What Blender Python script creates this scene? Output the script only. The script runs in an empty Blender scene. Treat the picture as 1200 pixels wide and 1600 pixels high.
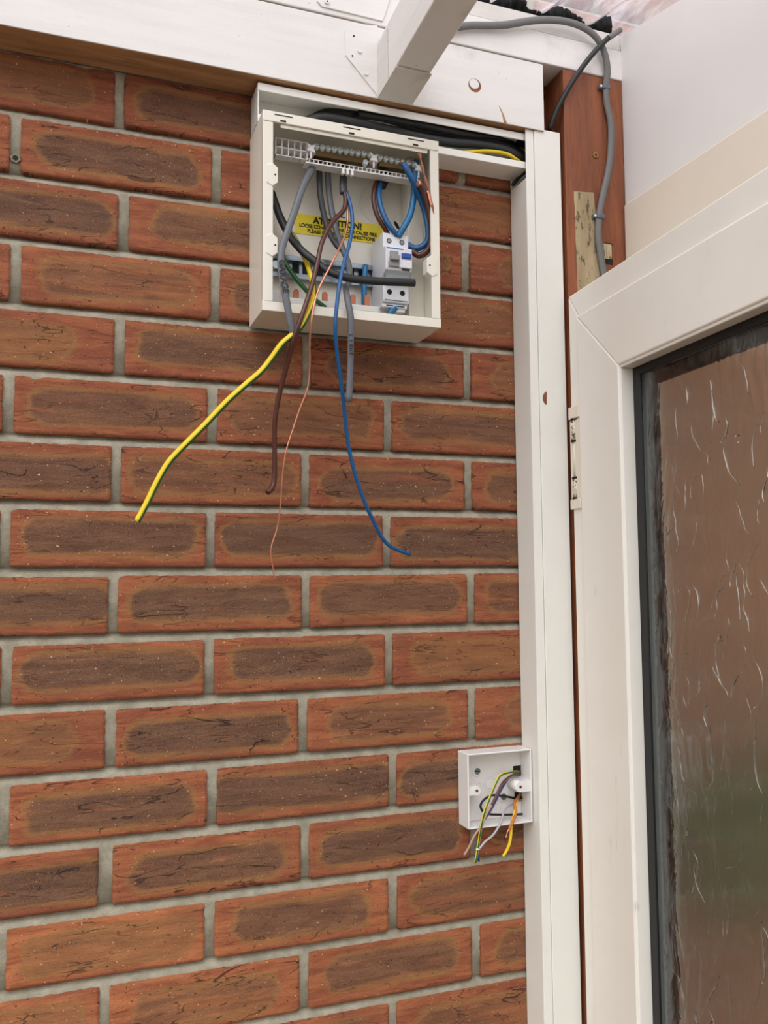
import bpy, bmesh, math, random
import numpy as np
from mathutils import Vector, Matrix, noise

random.seed(7)
rng = np.random.default_rng(11)
scene = bpy.context.scene

# ------------------------------------------------------------------ camera
CAM_R = np.array([[0.93803913, -0.34643323, -0.00816173],
                  [0.01905092, 0.0750728, -0.99699606],
                  [0.34600529, 0.93506582, 0.0770211]])
CAM_C = np.array([0.0593643, -1.03450997, 1.5269998])
FPX = 1350.0
cam_data = bpy.data.cameras.new('camera')
cam_data.lens = FPX / 1600 * 36
cam_data.sensor_width = 36
cam_data.sensor_fit = 'AUTO'
cam_data.clip_start = .01
cam = bpy.data.objects.new('camera', cam_data)
scene.collection.objects.link(cam)
m3 = Matrix([[CAM_R[0][i], -CAM_R[1][i], -CAM_R[2][i]] for i in range(3)])
cam.matrix_world = Matrix.Translation(CAM_C) @ m3.to_4x4()
scene.camera = cam

# ------------------------------------------------------------------ light
scene.view_settings.view_transform = 'Standard'
scene.view_settings.look = 'None'
scene.view_settings.gamma = 1
scene.view_settings.use_curve_mapping = False
scene.view_settings.exposure = 0.5

world = bpy.data.worlds.new('overcast_sky')
scene.world = world
world.use_nodes = True
wn = world.node_tree
wn.nodes.clear()
w_out = wn.nodes.new('ShaderNodeOutputWorld')
w_bg = wn.nodes.new('ShaderNodeBackground')
w_ramp = wn.nodes.new('ShaderNodeValToRGB')
w_sep = wn.nodes.new('ShaderNodeSeparateXYZ')
w_map = wn.nodes.new('ShaderNodeMapRange')
w_geo = wn.nodes.new('ShaderNodeTexCoord')
wn.links.new(w_geo.outputs['Generated'], w_sep.inputs[0])
wn.links.new(w_sep.outputs['Z'], w_map.inputs[0])
w_map.inputs[1].default_value = -1
w_map.inputs[2].default_value = 1
wn.links.new(w_map.outputs[0], w_ramp.inputs[0])
cr = w_ramp.color_ramp
cr.elements[0].position = 0.0
cr.elements[0].color = (.08, .07, .055, 1)
cr.elements[1].position = 1.0
cr.elements[1].color = (.99, 1.0, .95, 1)
e = cr.elements.new(.49); e.color = (.12, .11, .09, 1)
e = cr.elements.new(.525); e.color = (.93, .94, .88, 1)
e = cr.elements.new(.75); e.color = (.95, .96, .91, 1)
wn.links.new(w_ramp.outputs[0], w_bg.inputs[0])
w_side = wn.nodes.new('ShaderNodeMapRange')        # sky boost towards the left, added to brighten the door face
wn.links.new(w_sep.outputs['X'], w_side.inputs[0])
w_side.inputs[1].default_value = -1; w_side.inputs[2].default_value = .3
w_side.inputs[3].default_value = 1.75; w_side.inputs[4].default_value = 1.15
wn.links.new(w_side.outputs[0], w_bg.inputs[1])
wn.links.new(w_bg.outputs[0], w_out.inputs[0])

sun_data = bpy.data.lights.new('daylight', 'SUN')
sun_data.energy = 2.0
sun_data.angle = math.radians(42)
sun_data.color = (.99, 1, .95)
sun = bpy.data.objects.new('daylight', sun_data)
scene.collection.objects.link(sun)
sun.location = (0, -2, 4)
sun.rotation_euler = Vector((.42, .92, -1.12)).to_track_quat('-Z', 'Y').to_euler()


# ------------------------------------------------------------------ helpers
def at(px, py, d=0.0):
    """world point seen at photo pixel (px, py) on the plane d metres proud of the brick wall"""
    v = CAM_R.T @ np.array([(px - 600) / FPX, (py - 800) / FPX, 1.0])
    t = (-d - CAM_C[1]) / v[1]
    return Vector(CAM_C + t * v)


def lin(r, g, b):
    f = lambda c: c / 12.92 if c <= .04045 else ((c + .055) / 1.055) ** 2.4
    return (f(r / 255), f(g / 255), f(b / 255), 1)


class NT:
    def __init__(self, name):
        self.m = bpy.data.materials.new(name)
        self.m.use_nodes = True
        self.t = self.m.node_tree
        self.t.nodes.clear()
        self.out = self.t.nodes.new('ShaderNodeOutputMaterial')
        self.b = self.t.nodes.new('ShaderNodeBsdfPrincipled')
        self.t.links.new(self.b.outputs[0], self.out.inputs[0])

    def n(self, typ, **kw):
        nd = self.t.nodes.new(typ)
        for k, v in kw.items():
            setattr(nd, k, v)
        return nd

    def set(self, sock, v):
        if isinstance(v, bpy.types.NodeSocket):
            self.t.links.new(v, sock)
        else:
            sock.default_value = v

    def math(self, op, a, b=None, c=None, clamp=False):
        nd = self.n('ShaderNodeMath', operation=op, use_clamp=clamp)
        self.set(nd.inputs[0], a)
        if b is not None: self.set(nd.inputs[1], b)
        if c is not None: self.set(nd.inputs[2], c)
        return nd.outputs[0]

    def mix(self, f, a, b, mode='MIX'):
        nd = self.n('ShaderNodeMix', data_type='RGBA', blend_type=mode)
        self.set(nd.inputs[0], f)
        self.set(nd.inputs[6], a)
        self.set(nd.inputs[7], b)
        return nd.outputs[2]

    def noise(self, vec, scale, detail=3, rough=.5, dist=0.0):
        nd = self.n('ShaderNodeTexNoise')
        if vec is not None: self.t.links.new(vec, nd.inputs['Vector'])
        nd.inputs['Scale'].default_value = scale
        nd.inputs['Detail'].default_value = detail
        nd.inputs['Roughness'].default_value = rough
        nd.inputs['Distortion'].default_value = dist
        return nd.outputs['Fac']

    def ss(self, v, a, b, inv=False):
        nd = self.n('ShaderNodeMapRange', interpolation_type='SMOOTHSTEP')
        self.set(nd.inputs[0], v)
        nd.inputs[1].default_value = a
        nd.inputs[2].default_value = b
        nd.inputs[3].default_value = 1.0 if inv else 0.0
        nd.inputs[4].default_value = 0.0 if inv else 1.0
        return nd.outputs[0]

    def scale(self, vec, s):
        nd = self.n('ShaderNodeVectorMath', operation='MULTIPLY')
        self.t.links.new(vec, nd.inputs[0])
        nd.inputs[1].default_value = s
        return nd.outputs[0]

    def pos(self):
        return self.n('ShaderNodeNewGeometry').outputs['Position']

    def bump(self, h, strength=.3, dist=.001, prev=None):
        nd = self.n('ShaderNodeBump')
        nd.inputs['Strength'].default_value = strength
        nd.inputs['Distance'].default_value = dist
        self.t.links.new(h, nd.inputs['Height'])
        if prev is not None: self.t.links.new(prev, nd.inputs['Normal'])
        return nd.outputs[0]


def plain(name, col, rough=.45, metal=0.0, mottle=.04, scale=60, bump=.0, spec=.5, coat=0):
    t = NT(name)
    c2 = tuple(min(1, c * (1 - mottle * 2)) for c in col[:3]) + (1,)
    f = t.noise(t.pos(), scale, 4, .6)
    t.set(t.b.inputs['Base Color'], t.mix(f, col, c2))
    t.b.inputs['Roughness'].default_value = rough
    t.b.inputs['Metallic'].default_value = metal
    t.b.inputs['Specular IOR Level'].default_value = spec
    t.b.inputs['Coat Weight'].default_value = coat
    if bump:
        t.set(t.b.inputs['Normal'], t.bump(f, bump, .0008))
    return t.m


def painted_wood(name, base, dirt=.5):
    t = NT(name)
    p = t.pos()
    streak = t.noise(t.scale(p, (6, 6, 70)), 1.0, 5, .6)
    blot = t.noise(p, 14, 5, .62)
    c = t.mix(t.ss(streak, .35, .75), base, tuple(x * .93 for x in base[:3]) + (1,))
    c = t.mix(t.math('MULTIPLY', t.ss(blot, .56, .74), dirt), c, lin(168, 160, 150))
    fleck = t.noise(p, 190, 2, .5)
    gate = t.noise(p, 17, 2, .5)
    fl = t.math('MULTIPLY', t.ss(fleck, .735, .77), t.ss(gate, .5, .6))
    c = t.mix(t.math('MULTIPLY', fl, .8), c, lin(80, 65, 55))
    t.set(t.b.inputs['Base Color'], c)
    t.b.inputs['Roughness'].default_value = .55
    h = t.math('ADD', streak, t.math('MULTIPLY', t.noise(p, 90, 4, .6), .5))
    t.set(t.b.inputs['Normal'], t.bump(h, .25, .0015))
    return t.m


def brown_wood(name, a, b, grain=(60, 60, 5), rough=.6):
    t = NT(name)
    p = t.pos()
    g = t.noise(t.scale(p, grain), 1.0, 6, .65, .6)
    g2 = t.noise(t.scale(p, tuple(x * 4 for x in grain)), 1.0, 3, .6)
    c = t.mix(t.ss(g, .3, .72), a, b)
    c = t.mix(t.math('MULTIPLY', t.ss(g2, .52, .72), .45), c, tuple(x * .42 for x in a[:3]) + (1,))
    bl = t.noise(p, 30, 4, .6)
    c = t.mix(t.math('MULTIPLY', t.ss(bl, .6, .72), .35), c, tuple(x * .35 for x in a[:3]) + (1,))
    t.set(t.b.inputs['Base Color'], c)
    t.b.inputs['Roughness'].default_value = rough
    t.set(t.b.inputs['Normal'], t.bump(g2, .3, .001))
    return t.m


def attr_rgba(t, name):
    a = t.n('ShaderNodeAttribute', attribute_name=name)
    s = t.n('ShaderNodeSeparateColor')
    t.t.links.new(a.outputs['Color'], s.inputs[0])
    return s.outputs[0], s.outputs[1], s.outputs[2], a.outputs['Alpha']


def make_brick_mat():
    t = NT('rustic_brick')
    uvn = t.n('ShaderNodeUVMap', uv_map='brick').outputs[0]
    sep = t.n('ShaderNodeSeparateXYZ'); t.t.links.new(uvn, sep.inputs[0])
    u, v = sep.outputs[0], sep.outputs[1]          # decimetres from brick centre
    seed, core, hue, half = attr_rgba(t, 'bp')
    cmb = t.n('ShaderNodeCombineXYZ')
    t.set(cmb.inputs[0], u); t.set(cmb.inputs[1], v); t.set(cmb.inputs[2], t.math('MULTIPLY', seed, 97.0))
    P = cmb.outputs[0]
    streak = t.noise(t.scale(P, (1.6, 10, 1)), 1.0, 5, .6, .6)
    streak2 = t.noise(t.scale(P, (.9, 9, 3)), 1.0, 4, .6, .4)
    fine = t.noise(t.scale(P, (12, 44, 1)), 1.0, 5, .7)
    grain = t.noise(t.scale(P, (75, 75, 1)), 1.0, 3, .75)
    mid = t.noise(t.scale(P, (18, 24, 6)), 1.0, 4, .7)
    wob = t.noise(t.scale(P, (1.8, 3.5, 1)), 1.0, 4, .6)
    r = .17
    au = t.math('ABSOLUTE', t.math('ADD', u, t.math('MULTIPLY', t.math('SUBTRACT', wob, .5), .34)))
    vs = t.math('ADD', v, t.math('MULTIPLY', t.math('SUBTRACT', seed, .5), .06))
    av = t.math('ABSOLUTE', t.math('ADD', vs, t.math('MULTIPLY', t.math('SUBTRACT', streak2, .5), .16)))
    qx = t.math('MAXIMUM', t.math('SUBTRACT', au, t.math('SUBTRACT', half, r)), 0.0)
    qy = t.math('MAXIMUM', t.math('SUBTRACT', av, .018), 0.0)
    dd = t.math('SUBTRACT', t.math('SQRT', t.math('ADD', t.math('MULTIPLY', qx, qx), t.math('MULTIPLY', qy, qy))), r)
    dd = t.math('ADD', dd, t.math('MULTIPLY', t.math('SUBTRACT', mid, .5), .05))
    weak = t.math('SUBTRACT', 1.0, core)
    # weak cores break up into streaks
    brk = t.ss(t.math('SUBTRACT', streak2, t.math('MULTIPLY', weak, .30)), .18, .42)
    inner = t.math('MULTIPLY', t.math('MULTIPLY', t.ss(dd, -.045, .025, True), t.math('ADD', t.math('MULTIPLY', core, .7), .12)), brk)
    ringw = t.math('MULTIPLY', t.math('MULTIPLY', t.ss(dd, -.05, .01), t.ss(dd, .015, .075, True)), 1.25)
    ringw = t.math('MAXIMUM', ringw, t.math('MULTIPLY', t.ss(dd, -.05, .04, True), weak))
    red = t.mix(t.ss(streak, .3, .7), lin(126, 56, 32), lin(158, 78, 42))
    red = t.mix(hue, red, t.mix(t.ss(streak, .3, .7), lin(148, 72, 36), lin(186, 104, 54)))
    red = t.mix(t.math('MULTIPLY', t.ss(fine, .5, .75), .45), red, lin(112, 50, 32))
    red = t.mix(t.math('MULTIPLY', t.ss(mid, .5, .8), .35), red, lin(178, 100, 58))
    dark = t.mix(t.ss(streak, .3, .7), lin(82, 56, 40), lin(108, 78, 56))
    dark = t.mix(t.math('MULTIPLY', t.ss(grain, .45, .75), .5), dark, lin(156, 130, 104))
    dark = t.mix(t.math('MULTIPLY', t.ss(grain, .5, .3), .35), dark, lin(72, 50, 40))
    c = t.mix(t.math('MULTIPLY', ringw, .66), red, t.mix(streak, lin(136, 88, 44), lin(164, 112, 58)))
    c = t.mix(inner, c, dark)
    big = t.noise(t.scale(P, (1.0, 2.4, 1)), 1.0, 4, .6)
    c = t.mix(t.math('MULTIPLY', t.ss(big, .45, .8), .4), c, lin(104, 62, 46))
    c = t.mix(t.math('MULTIPLY', t.ss(grain, .5, .25), .25), c, lin(84, 44, 32))
    sp = t.noise(t.scale(P, (40, 40, 2)), 1.0, 1, .4)
    c = t.mix(t.math('MULTIPLY', t.ss(sp, .75, .775), .85), c, lin(232, 190, 150))
    pit = t.ss(t.noise(t.scale(P, (24, 30, 4)), 1.0, 1, .4), .74, .77)
    # drag tears: thin contour lines of stretched noises, gated
    def tears(sc, lev, gsc, g0, g1, wmax, dist):
        cn = t.noise(t.scale(P, sc), 1.0, 3, .42, dist)
        gate = t.noise(t.scale(P, gsc), 1.0, 2, .5)
        w = t.math('MULTIPLY', t.ss(gate, g0, g1), wmax)
        dv = t.math('DIVIDE', t.math('ABSOLUTE', t.math('SUBTRACT', cn, lev)), t.math('ADD', w, .00001))
        return t.math('SUBTRACT', 1.0, dv, clamp=True)
    tr = tears((1.1, 4.6, 1), .5, (1.8, 4.0, 7), .52, .68, .013, .5)
    tr = t.math('MAXIMUM', tr, tears((1.7, 8.5, 5), .47, (2.2, 5.0, 11), .54, .70, .014, .4))
    tr = t.math('MAXIMUM', tr, tears((1.3, 6.0, 9), .55, (2.0, 4.0, 3), .54, .70, .012, .5))
    tr = t.math('MULTIPLY', t.ss(tr, 0.0, .7), t.math('ADD', .35, t.math('MULTIPLY', seed, .65)))
    hole = t.math('MAXIMUM', tr, pit)
    c = t.mix(t.math('MULTIPLY', hole, .7), c, lin(44, 25, 18))
    bc = t.n('ShaderNodeHueSaturation')
    t.set(bc.inputs['Color'], c)
    t.set(bc.inputs['Value'], t.math('ADD', .86, t.math('MULTIPLY', hue, .14)))
    bc.inputs['Saturation'].default_value = .93
    bc.inputs['Hue'].default_value = .5035
    t.set(t.b.inputs['Base Color'], bc.outputs[0])
    t.b.inputs['Roughness'].default_value = .8
    t.b.inputs['Specular IOR Level'].default_value = .35
    h = t.math('ADD', t.math('MULTIPLY', grain, .55), t.math('MULTIPLY', fine, .3))
    h = t.math('ADD', h, t.math('MULTIPLY', streak, .6))
    h = t.math('ADD', h, t.math('MULTIPLY', mid, .6))
    h = t.math('SUBTRACT', h, t.math('MULTIPLY', hole, 1.8))
    t.set(t.b.inputs['Normal'], t.bump(h, .85, .0020))
    return t.m


def make_mortar_mat():
    t = NT('cement_mortar')
    p = t.pos()
    a = t.noise(p, 45, 5, .65)
    g = t.noise(p, 620, 4, .75)
    c = t.mix(t.ss(a, .3, .7), lin(140, 133, 116), lin(168, 160, 143))
    c = t.mix(t.math('MULTIPLY', t.ss(g, .45, .75), .4), c, lin(98, 93, 80))
    t.set(t.b.inputs['Base Color'], c)
    t.b.inputs['Roughness'].default_value = .95
    t.b.inputs['Specular IOR Level'].default_value = .15
    h = t.math('ADD', t.math('MULTIPLY', g, .5), t.noise(p, 260, 4, .7))
    t.set(t.b.inputs['Normal'], t.bump(h, .6, .0012))
    return t.m


# ---- mesh builder
class MB:
    def __init__(self):
        self.v, self.f, self.mi, self.sm = [], [], [], []

    def add(self, vs, fs, mi=0, smooth=False):
        b = len(self.v)
        self.v += [tuple(p) for p in vs]
        for f in fs:
            self.f.append([b + i for i in f]); self.mi.append(mi); self.sm.append(smooth)
        return self

    def box(self, x0, y0, z0, x1, y1, z1, mi=0, fn=None):
        vs = [(x, y, z) for x in (x0, x1) for y in (y0, y1) for z in (z0, z1)]
        if fn: vs = [fn(*p) for p in vs]
        self.add(vs, [(0, 1, 3, 2), (4, 6, 7, 5), (0, 4, 5, 1), (2, 3, 7, 6), (0, 2, 6, 4), (1, 5, 7, 3)], mi)
        return self

    def prism(self, poly, a, b, axis='y', mi=0, fn=None):
        """extrude a 2-D polygon from a to b along an axis"""
        def mk(p, t):
            q = {'y': (p[0], t, p[1]), 'x': (t, p[0], p[1]), 'z': (p[0], p[1], t)}[axis]
            return fn(*q) if fn else q
        n = len(poly)
        vs = [mk(p, a) for p in poly] + [mk(p, b) for p in poly]
        fs = [list(range(n))[::-1], list(range(n, 2 * n))] + [(i, (i + 1) % n, n + (i + 1) % n, n + i) for i in range(n)]
        self.add(vs, fs, mi)
        return self

    def cyl(self, p0, p1, r, n=20, mi=0, r1=None, smooth=True):
        p0, p1 = Vector(p0), Vector(p1)
        d = (p1 - p0).normalized()
        a = d.orthogonal().normalized(); b = d.cross(a)
        r1 = r if r1 is None else r1
        ring = lambda c, rr: [c + a * math.cos(2 * math.pi * i / n) * rr + b * math.sin(2 * math.pi * i / n) * rr for i in range(n)]
        base = len(self.v)
        self.v += [tuple(p) for p in ring(p0, r) + ring(p1, r1)]
        for i in range(n):
            self.f.append([base + i, base + (i + 1) % n, base + n + (i + 1) % n, base + n + i]); self.mi.append(mi); self.sm.append(smooth)
        self.f.append([base + i for i in range(n)][::-1]); self.mi.append(mi); self.sm.append(False)
        self.f.append([base + n + i for i in range(n)]); self.mi.append(mi); self.sm.append(False)
        return self

    def tube(self, pts, ra, rb=None, n=14, mi=0, stripe=None, endmi=None, res=6, flat=Vector((0, -1, 0)), twist=0.0, bulge=None):
        """smooth tube through pts; ra = half width, rb = half thickness along 'flat'"""
        rb = ra if rb is None else rb
        P = [Vector(p) for p in pts]
        if len(P) > 2:
            Q = [P[0] * 2 - P[1]] + P + [P[-1] * 2 - P[-2]]
            S = []
            for i in range(1, len(Q) - 2):
                for k in range(res):
                    t = k / res
                    S.append(.5 * ((2 * Q[i]) + (Q[i + 1] - Q[i - 1]) * t + (2 * Q[i - 1] - 5 * Q[i] + 4 * Q[i + 1] - Q[i + 2]) * t * t
                                   + (3 * Q[i] - Q[i - 1] - 3 * Q[i + 1] + Q[i + 2]) * t ** 3))
            S.append(P[-1])
        else:
            S = P
        base = len(self.v)
        m = len(S)
        for i, c in enumerate(S):
            d = (S[min(i + 1, m - 1)] - S[max(i - 1, 0)]).normalized()
            nrm = (flat - d * flat.dot(d))
            nrm = nrm.normalized() if nrm.length > 1e-4 else d.orthogonal().normalized()
            side = d.cross(nrm)
            k = 1.0 if bulge is None else bulge(i / (m - 1))
            for j in range(n):
                a = 2 * math.pi * j / n + twist * i / m
                self.v.append(tuple(c + side * math.cos(a) * ra * k + nrm * math.sin(a) * rb * k))
        for i in range(m - 1):
            for j in range(n):
                self.f.append([base + i * n + j, base + i * n + (j + 1) % n, base + (i + 1) * n + (j + 1) % n, base + (i + 1) * n + j])
                mm = mi
                if stripe is not None:
                    lo, hi, smi = stripe
                    a = (j + .5) / n
                    if lo <= a < hi: mm = smi
                self.mi.append(mm); self.sm.append(True)
        for ring, rev in ((0, True), (m - 1, False)):
            idx = [base + ring * n + j for j in range(n)]
            self.f.append(idx[::-1] if rev else idx); self.mi.append(mi if endmi is None else endmi); self.sm.append(False)
        return self

    def ball(self, c, r, mi=0, sx=1, sy=1, sz=1, n=10, rn=14, fn=None):
        vs = [];
        for i in range(n + 1):
            th = math.pi * i / n
            for j in range(rn):
                ph = 2 * math.pi * j / rn
                p = Vector((math.sin(th) * math.cos(ph) * sx, math.sin(th) * math.sin(ph) * sy, math.cos(th) * sz)) * r
                if fn: p = fn(p)
                vs.append(Vector(c) + p)
        fs = [(i * rn + j, i * rn + (j + 1) % rn, (i + 1) * rn + (j + 1) % rn, (i + 1) * rn + j) for i in range(n) for j in range(rn)]
        self.add(vs, fs, mi, True)
        return self

    def build(self, name, mats, parent=None, bevel=0.0, seg=2, fix=True):
        me = bpy.data.meshes.new(name)
        if not isinstance(mats, (list, tuple)): mats = [mats]
        V = np.array(self.v)
        lo, hi = V.min(0), V.max(0)
        org = np.array([(lo[0] + hi[0]) / 2, (lo[1] + hi[1]) / 2, lo[2]])
        me.from_pydata((V - org).tolist(), [], self.f)
        for m in mats: me.materials.append(m)
        me.polygons.foreach_set('material_index', self.mi)
        me.polygons.foreach_set('use_smooth', self.sm)
        if fix:
            bm = bmesh.new(); bm.from_mesh(me)
            bmesh.ops.recalc_face_normals(bm, faces=bm.faces)
            bm.to_mesh(me); bm.free()
        me.update()
        o = bpy.data.objects.new(name, me)
        scene.collection.objects.link(o)
        if parent is not None:
            o.parent = parent
            off = Vector((0, 0, 0)); q = parent
            while q is not None:
                off += q.location; q = q.parent
            o.location = Vector(org) - off
        else:
            o.location = org
        if bevel:
            b = o.modifiers.new('bevel', 'BEVEL')
            b.width = bevel; b.segments = seg; b.limit_method = 'ANGLE'; b.angle_limit = math.radians(40)
            b.harden_normals = False
        return o


def tag(o, label=None, cat=None, group=None, kind=None):
    if label: o['label'] = label
    if cat: o['category'] = cat
    if group: o['group'] = group
    if kind: o['kind'] = kind
    return o


def thing(name, loc, label, cat, group=None):
    o = bpy.data.objects.new(name, None)
    o.empty_display_size = .02
    scene.collection.objects.link(o)
    o.location = loc
    return tag(o, label, cat, group)


def structure(name, loc):
    o = bpy.data.objects.new(name, None)
    o.empty_display_size = .02
    scene.collection.objects.link(o)
    o.location = loc
    return tag(o, kind='structure')


def text_mesh(name, body, size, mat, origin, xdir, zdir, parent=None, bold=.012, align='CENTER', depth=.0002, squash=1.0):
    cu = bpy.data.curves.new(name, 'FONT')
    cu.body = body; cu.size = size; cu.align_x = align; cu.align_y = 'CENTER'
    cu.offset = bold * size; cu.extrude = depth
    tmp = bpy.data.objects.new(name, cu)
    scene.collection.objects.link(tmp)
    dg = bpy.context.evaluated_depsgraph_get()
    dg.update()
    me = bpy.data.meshes.new_from_object(tmp.evaluated_get(dg))
    bpy.data.objects.remove(tmp)
    X = Vector(xdir).normalized(); Z = Vector(zdir).normalized(); N = X.cross(Z).normalized(); Z = N.cross(X).normalized()
    M = Matrix((X * squash, Z, N)).transposed().to_4x4()
    me.transform(M)
    me.materials.clear(); me.materials.append(mat)
    o = bpy.data.objects.new(name, me)
    scene.collection.objects.link(o)
    if parent is not None:
        o.parent = parent
        off = Vector((0, 0, 0)); q = parent
        while q is not None:
            off += q.location; q = q.parent
        o.location = Vector(origin) - off
    else:
        o.location = origin
    return o


def pp(*pts):
    """list of (px, py, depth) -> world points"""
    return [at(*p) for p in pts]


# ------------------------------------------------------------------ materials
M = {}
M['brick'] = make_brick_mat()
M['mortar'] = make_mortar_mat()
M['paint'] = painted_wood('white_gloss_on_timber', lin(226, 221, 217), .3)
M['paint_dirty'] = painted_wood('grubby_white_paint', lin(214, 208, 202), .8)
M['raw_timber'] = brown_wood('raw_brown_timber', lin(150, 110, 74), lin(186, 142, 102), (5, 60, 60))
M['post'] = brown_wood('stained_redwood', lin(112, 60, 34), lin(148, 84, 50), (50, 50, 6))
M['post_dark'] = M['post']
t = NT('white_upvc')
sm = t.noise(t.scale(t.pos(), (60, 60, 9)), 1, 4, .6); sg = t.noise(t.pos(), 11, 3, .6)
c_ = t.mix(t.noise(t.pos(), 14, 4, .6), lin(240, 235, 227), lin(231, 225, 216))
c_ = t.mix(t.math('MULTIPLY', t.math('MULTIPLY', t.ss(sm, .60, .72), t.ss(sg, .52, .64)), .45), c_, lin(150, 142, 130))
t.set(t.b.inputs['Base Color'], c_); t.b.inputs['Roughness'].default_value = .28
M['upvc'] = t.m
M['upvc_trunk'] = plain('white_trunking_plastic', lin(232, 229, 222), .32, mottle=.03, scale=25)
M['panel'] = plain('white_side_panel', lin(234, 230, 228), .42, mottle=.05, scale=7)
M['cream_reflect_pvc'] = plain('cream_and_reflection_pvc', lin(230, 218, 202), .4, mottle=.04, scale=9)  # hinge plastic is cream; on the head frame the cream paints in a reflection
M['unit'] = plain('cream_white_enclosure', lin(230, 224, 210), .33, mottle=.01, scale=50)
M['white_abs'] = plain('white_moulded_plastic', lin(230, 226, 224), .3, mottle=.02)
M['white_device'] = plain('pale_device_plastic', lin(222, 222, 226), .35, mottle=.04, scale=120)
M['grey_device'] = plain('mid_grey_plastic', lin(140, 140, 138), .4)
M['zinc'] = plain('zinc_plated_steel', lin(150, 160, 168), .28, metal=.9, mottle=.15, scale=90)
M['screw'] = plain('bright_zinc_screw', lin(226, 236, 236), .3, metal=.3, mottle=.1, scale=500)
M['brass'] = plain('tarnished_brass', lin(104, 82, 48), .4, metal=.7, mottle=.25, scale=300)
M['brass_bright'] = plain('brass_screw', lin(190, 150, 84), .35, metal=.9, mottle=.2, scale=400)
M['copper'] = plain('bare_copper', lin(226, 152, 122), .3, metal=.75, mottle=.08, scale=300)
M['copper_dull'] = plain('dull_stranded_copper', lin(170, 104, 78), .4, metal=.6, mottle=.2, scale=600)
M['copper_stub'] = plain('copper_busbar_stub', lin(206, 124, 92), .5, metal=.2, mottle=.1, scale=200)
M['grey_sheath'] = plain('grey_pvc_sheath', lin(98, 100, 106), .45, mottle=.06, scale=90)
M['grey_shaded'] = plain('shaded_grey_pvc_sheath', lin(54, 56, 61), .45, mottle=.06, scale=90)  # grey sheath with the shade deep in the box painted in
M['grey_old'] = plain('dusty_grey_cable', lin(112, 110, 108), .6, mottle=.12, scale=120)
M['black_pvc'] = plain('black_pvc_sheath', lin(20, 20, 20), .5, mottle=.1, scale=60)
M['black'] = plain('black_rubber', lin(16, 16, 17), .5)
M['foam'] = plain('black_filler_foam', lin(20, 20, 20), .9, mottle=.3, scale=120, bump=.6)
M['void'] = plain('dark_opening', lin(14, 12, 11), .8)
M['blue'] = plain('blue_insulation', lin(14, 84, 136), .35, mottle=.06)
M['blue_light'] = plain('light_blue_insulation', lin(30, 108, 156), .35, mottle=.06)
M['navy'] = plain('navy_insulation', lin(40, 52, 120), .4)
M['brown'] = plain('brown_insulation', lin(96, 48, 36), .35, mottle=.08)
M['brown_dark'] = plain('dark_brown_insulation', lin(80, 38, 26), .35, mottle=.08)
M['yellow'] = plain('yellow_insulation', lin(236, 200, 30), .35, mottle=.05)
M['green'] = plain('green_insulation', lin(30, 96, 38), .35, mottle=.05)
M['orange'] = plain('orange_brown_insulation', lin(190, 106, 50), .4)
M['grey_wire'] = plain('pale_grey_insulation', lin(176, 172, 176), .4)
M['tan'] = plain('tan_insulation', lin(178, 142, 124), .4)
M['label_yellow'] = plain('warning_label_yellow', lin(238, 214, 24), .4, mottle=.02)
M['ink'] = plain('black_print', lin(24, 20, 18), .6)
M['ink_blue'] = plain('blue_print', lin(36, 92, 168), .5)
M['blue_button'] = plain('blue_test_button', lin(16, 74, 158), .35)
M['spacer'] = plain('aluminium_spacer', lin(190, 194, 192), .5, metal=.3, mottle=.1, scale=300)
M['concrete'] = plain('concrete_floor', lin(112, 98, 82), .9, mottle=.2, scale=9)
M['grass'] = plain('leaf_green', lin(62, 112, 22), .6, mottle=.35, scale=25)
t = NT('paint_spattered_hinge')
hn = t.noise(t.pos(), 160, 5, .7)
t.set(t.b.inputs['Base Color'], t.mix(t.ss(hn, .47, .56), lin(222, 212, 192), lin(92, 64, 46)))
t.b.inputs['Roughness'].default_value = .6
t.set(t.b.inputs['Normal'], t.bump(hn, .6, .001))
M['hinge'] = t.m
M['plug'] = plain('plastic_plug', lin(132, 122, 96), .6, mottle=.2, scale=200)

# weathered bare wood patch on the post
t = NT('scraped_weathered_wood'); p_ = t.pos()
g = t.noise(t.scale(p_, (120, 120, 40)), 1, 5, .7); g2 = t.noise(t.scale(p_, (30, 30, 9)), 1, 4, .6)
c = t.mix(t.ss(g2, .3, .7), lin(184, 166, 132), lin(150, 130, 98))
c = t.mix(t.math('MULTIPLY', t.ss(g, .53, .61), .8), c, lin(60, 48, 36))
t.set(t.b.inputs['Base Color'], c); t.b.inputs['Roughness'].default_value = .85
t.set(t.b.inputs['Normal'], t.bump(g, .5, .001)); M['scraped'] = t.m

# clear corrugated sheet
t = NT('clear_corrugated_plastic')
tr = t.n('ShaderNodeBsdfTransparent'); tr.inputs[0].default_value = (.80, .80, .86, 1)
tl = t.n('ShaderNodeBsdfTranslucent'); tl.inputs[0].default_value = (.66, .63, .72, 1)
gl = t.n('ShaderNodeBsdfGlossy'); gl.inputs[0].default_value = (1, 1, 1, 1); gl.inputs[1].default_value = .08
m1 = t.n('ShaderNodeMixShader'); m1.inputs[0].default_value = .28
t.t.links.new(tr.outputs[0], m1.inputs[1]); t.t.links.new(tl.outputs[0], m1.inputs[2])
m2 = t.n('ShaderNodeMixShader'); m2.inputs[0].default_value = .12
fr = t.n('ShaderNodeFresnel'); fr.inputs[0].default_value = 1.45
t.t.links.new(fr.outputs[0], m2.inputs[0])
t.t.links.new(m1.outputs[0], m2.inputs[1]); t.t.links.new(gl.outputs[0], m2.inputs[2])
sc = t.noise(t.scale(t.pos(), (80, 9, 80)), 1, 4, .6)
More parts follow.
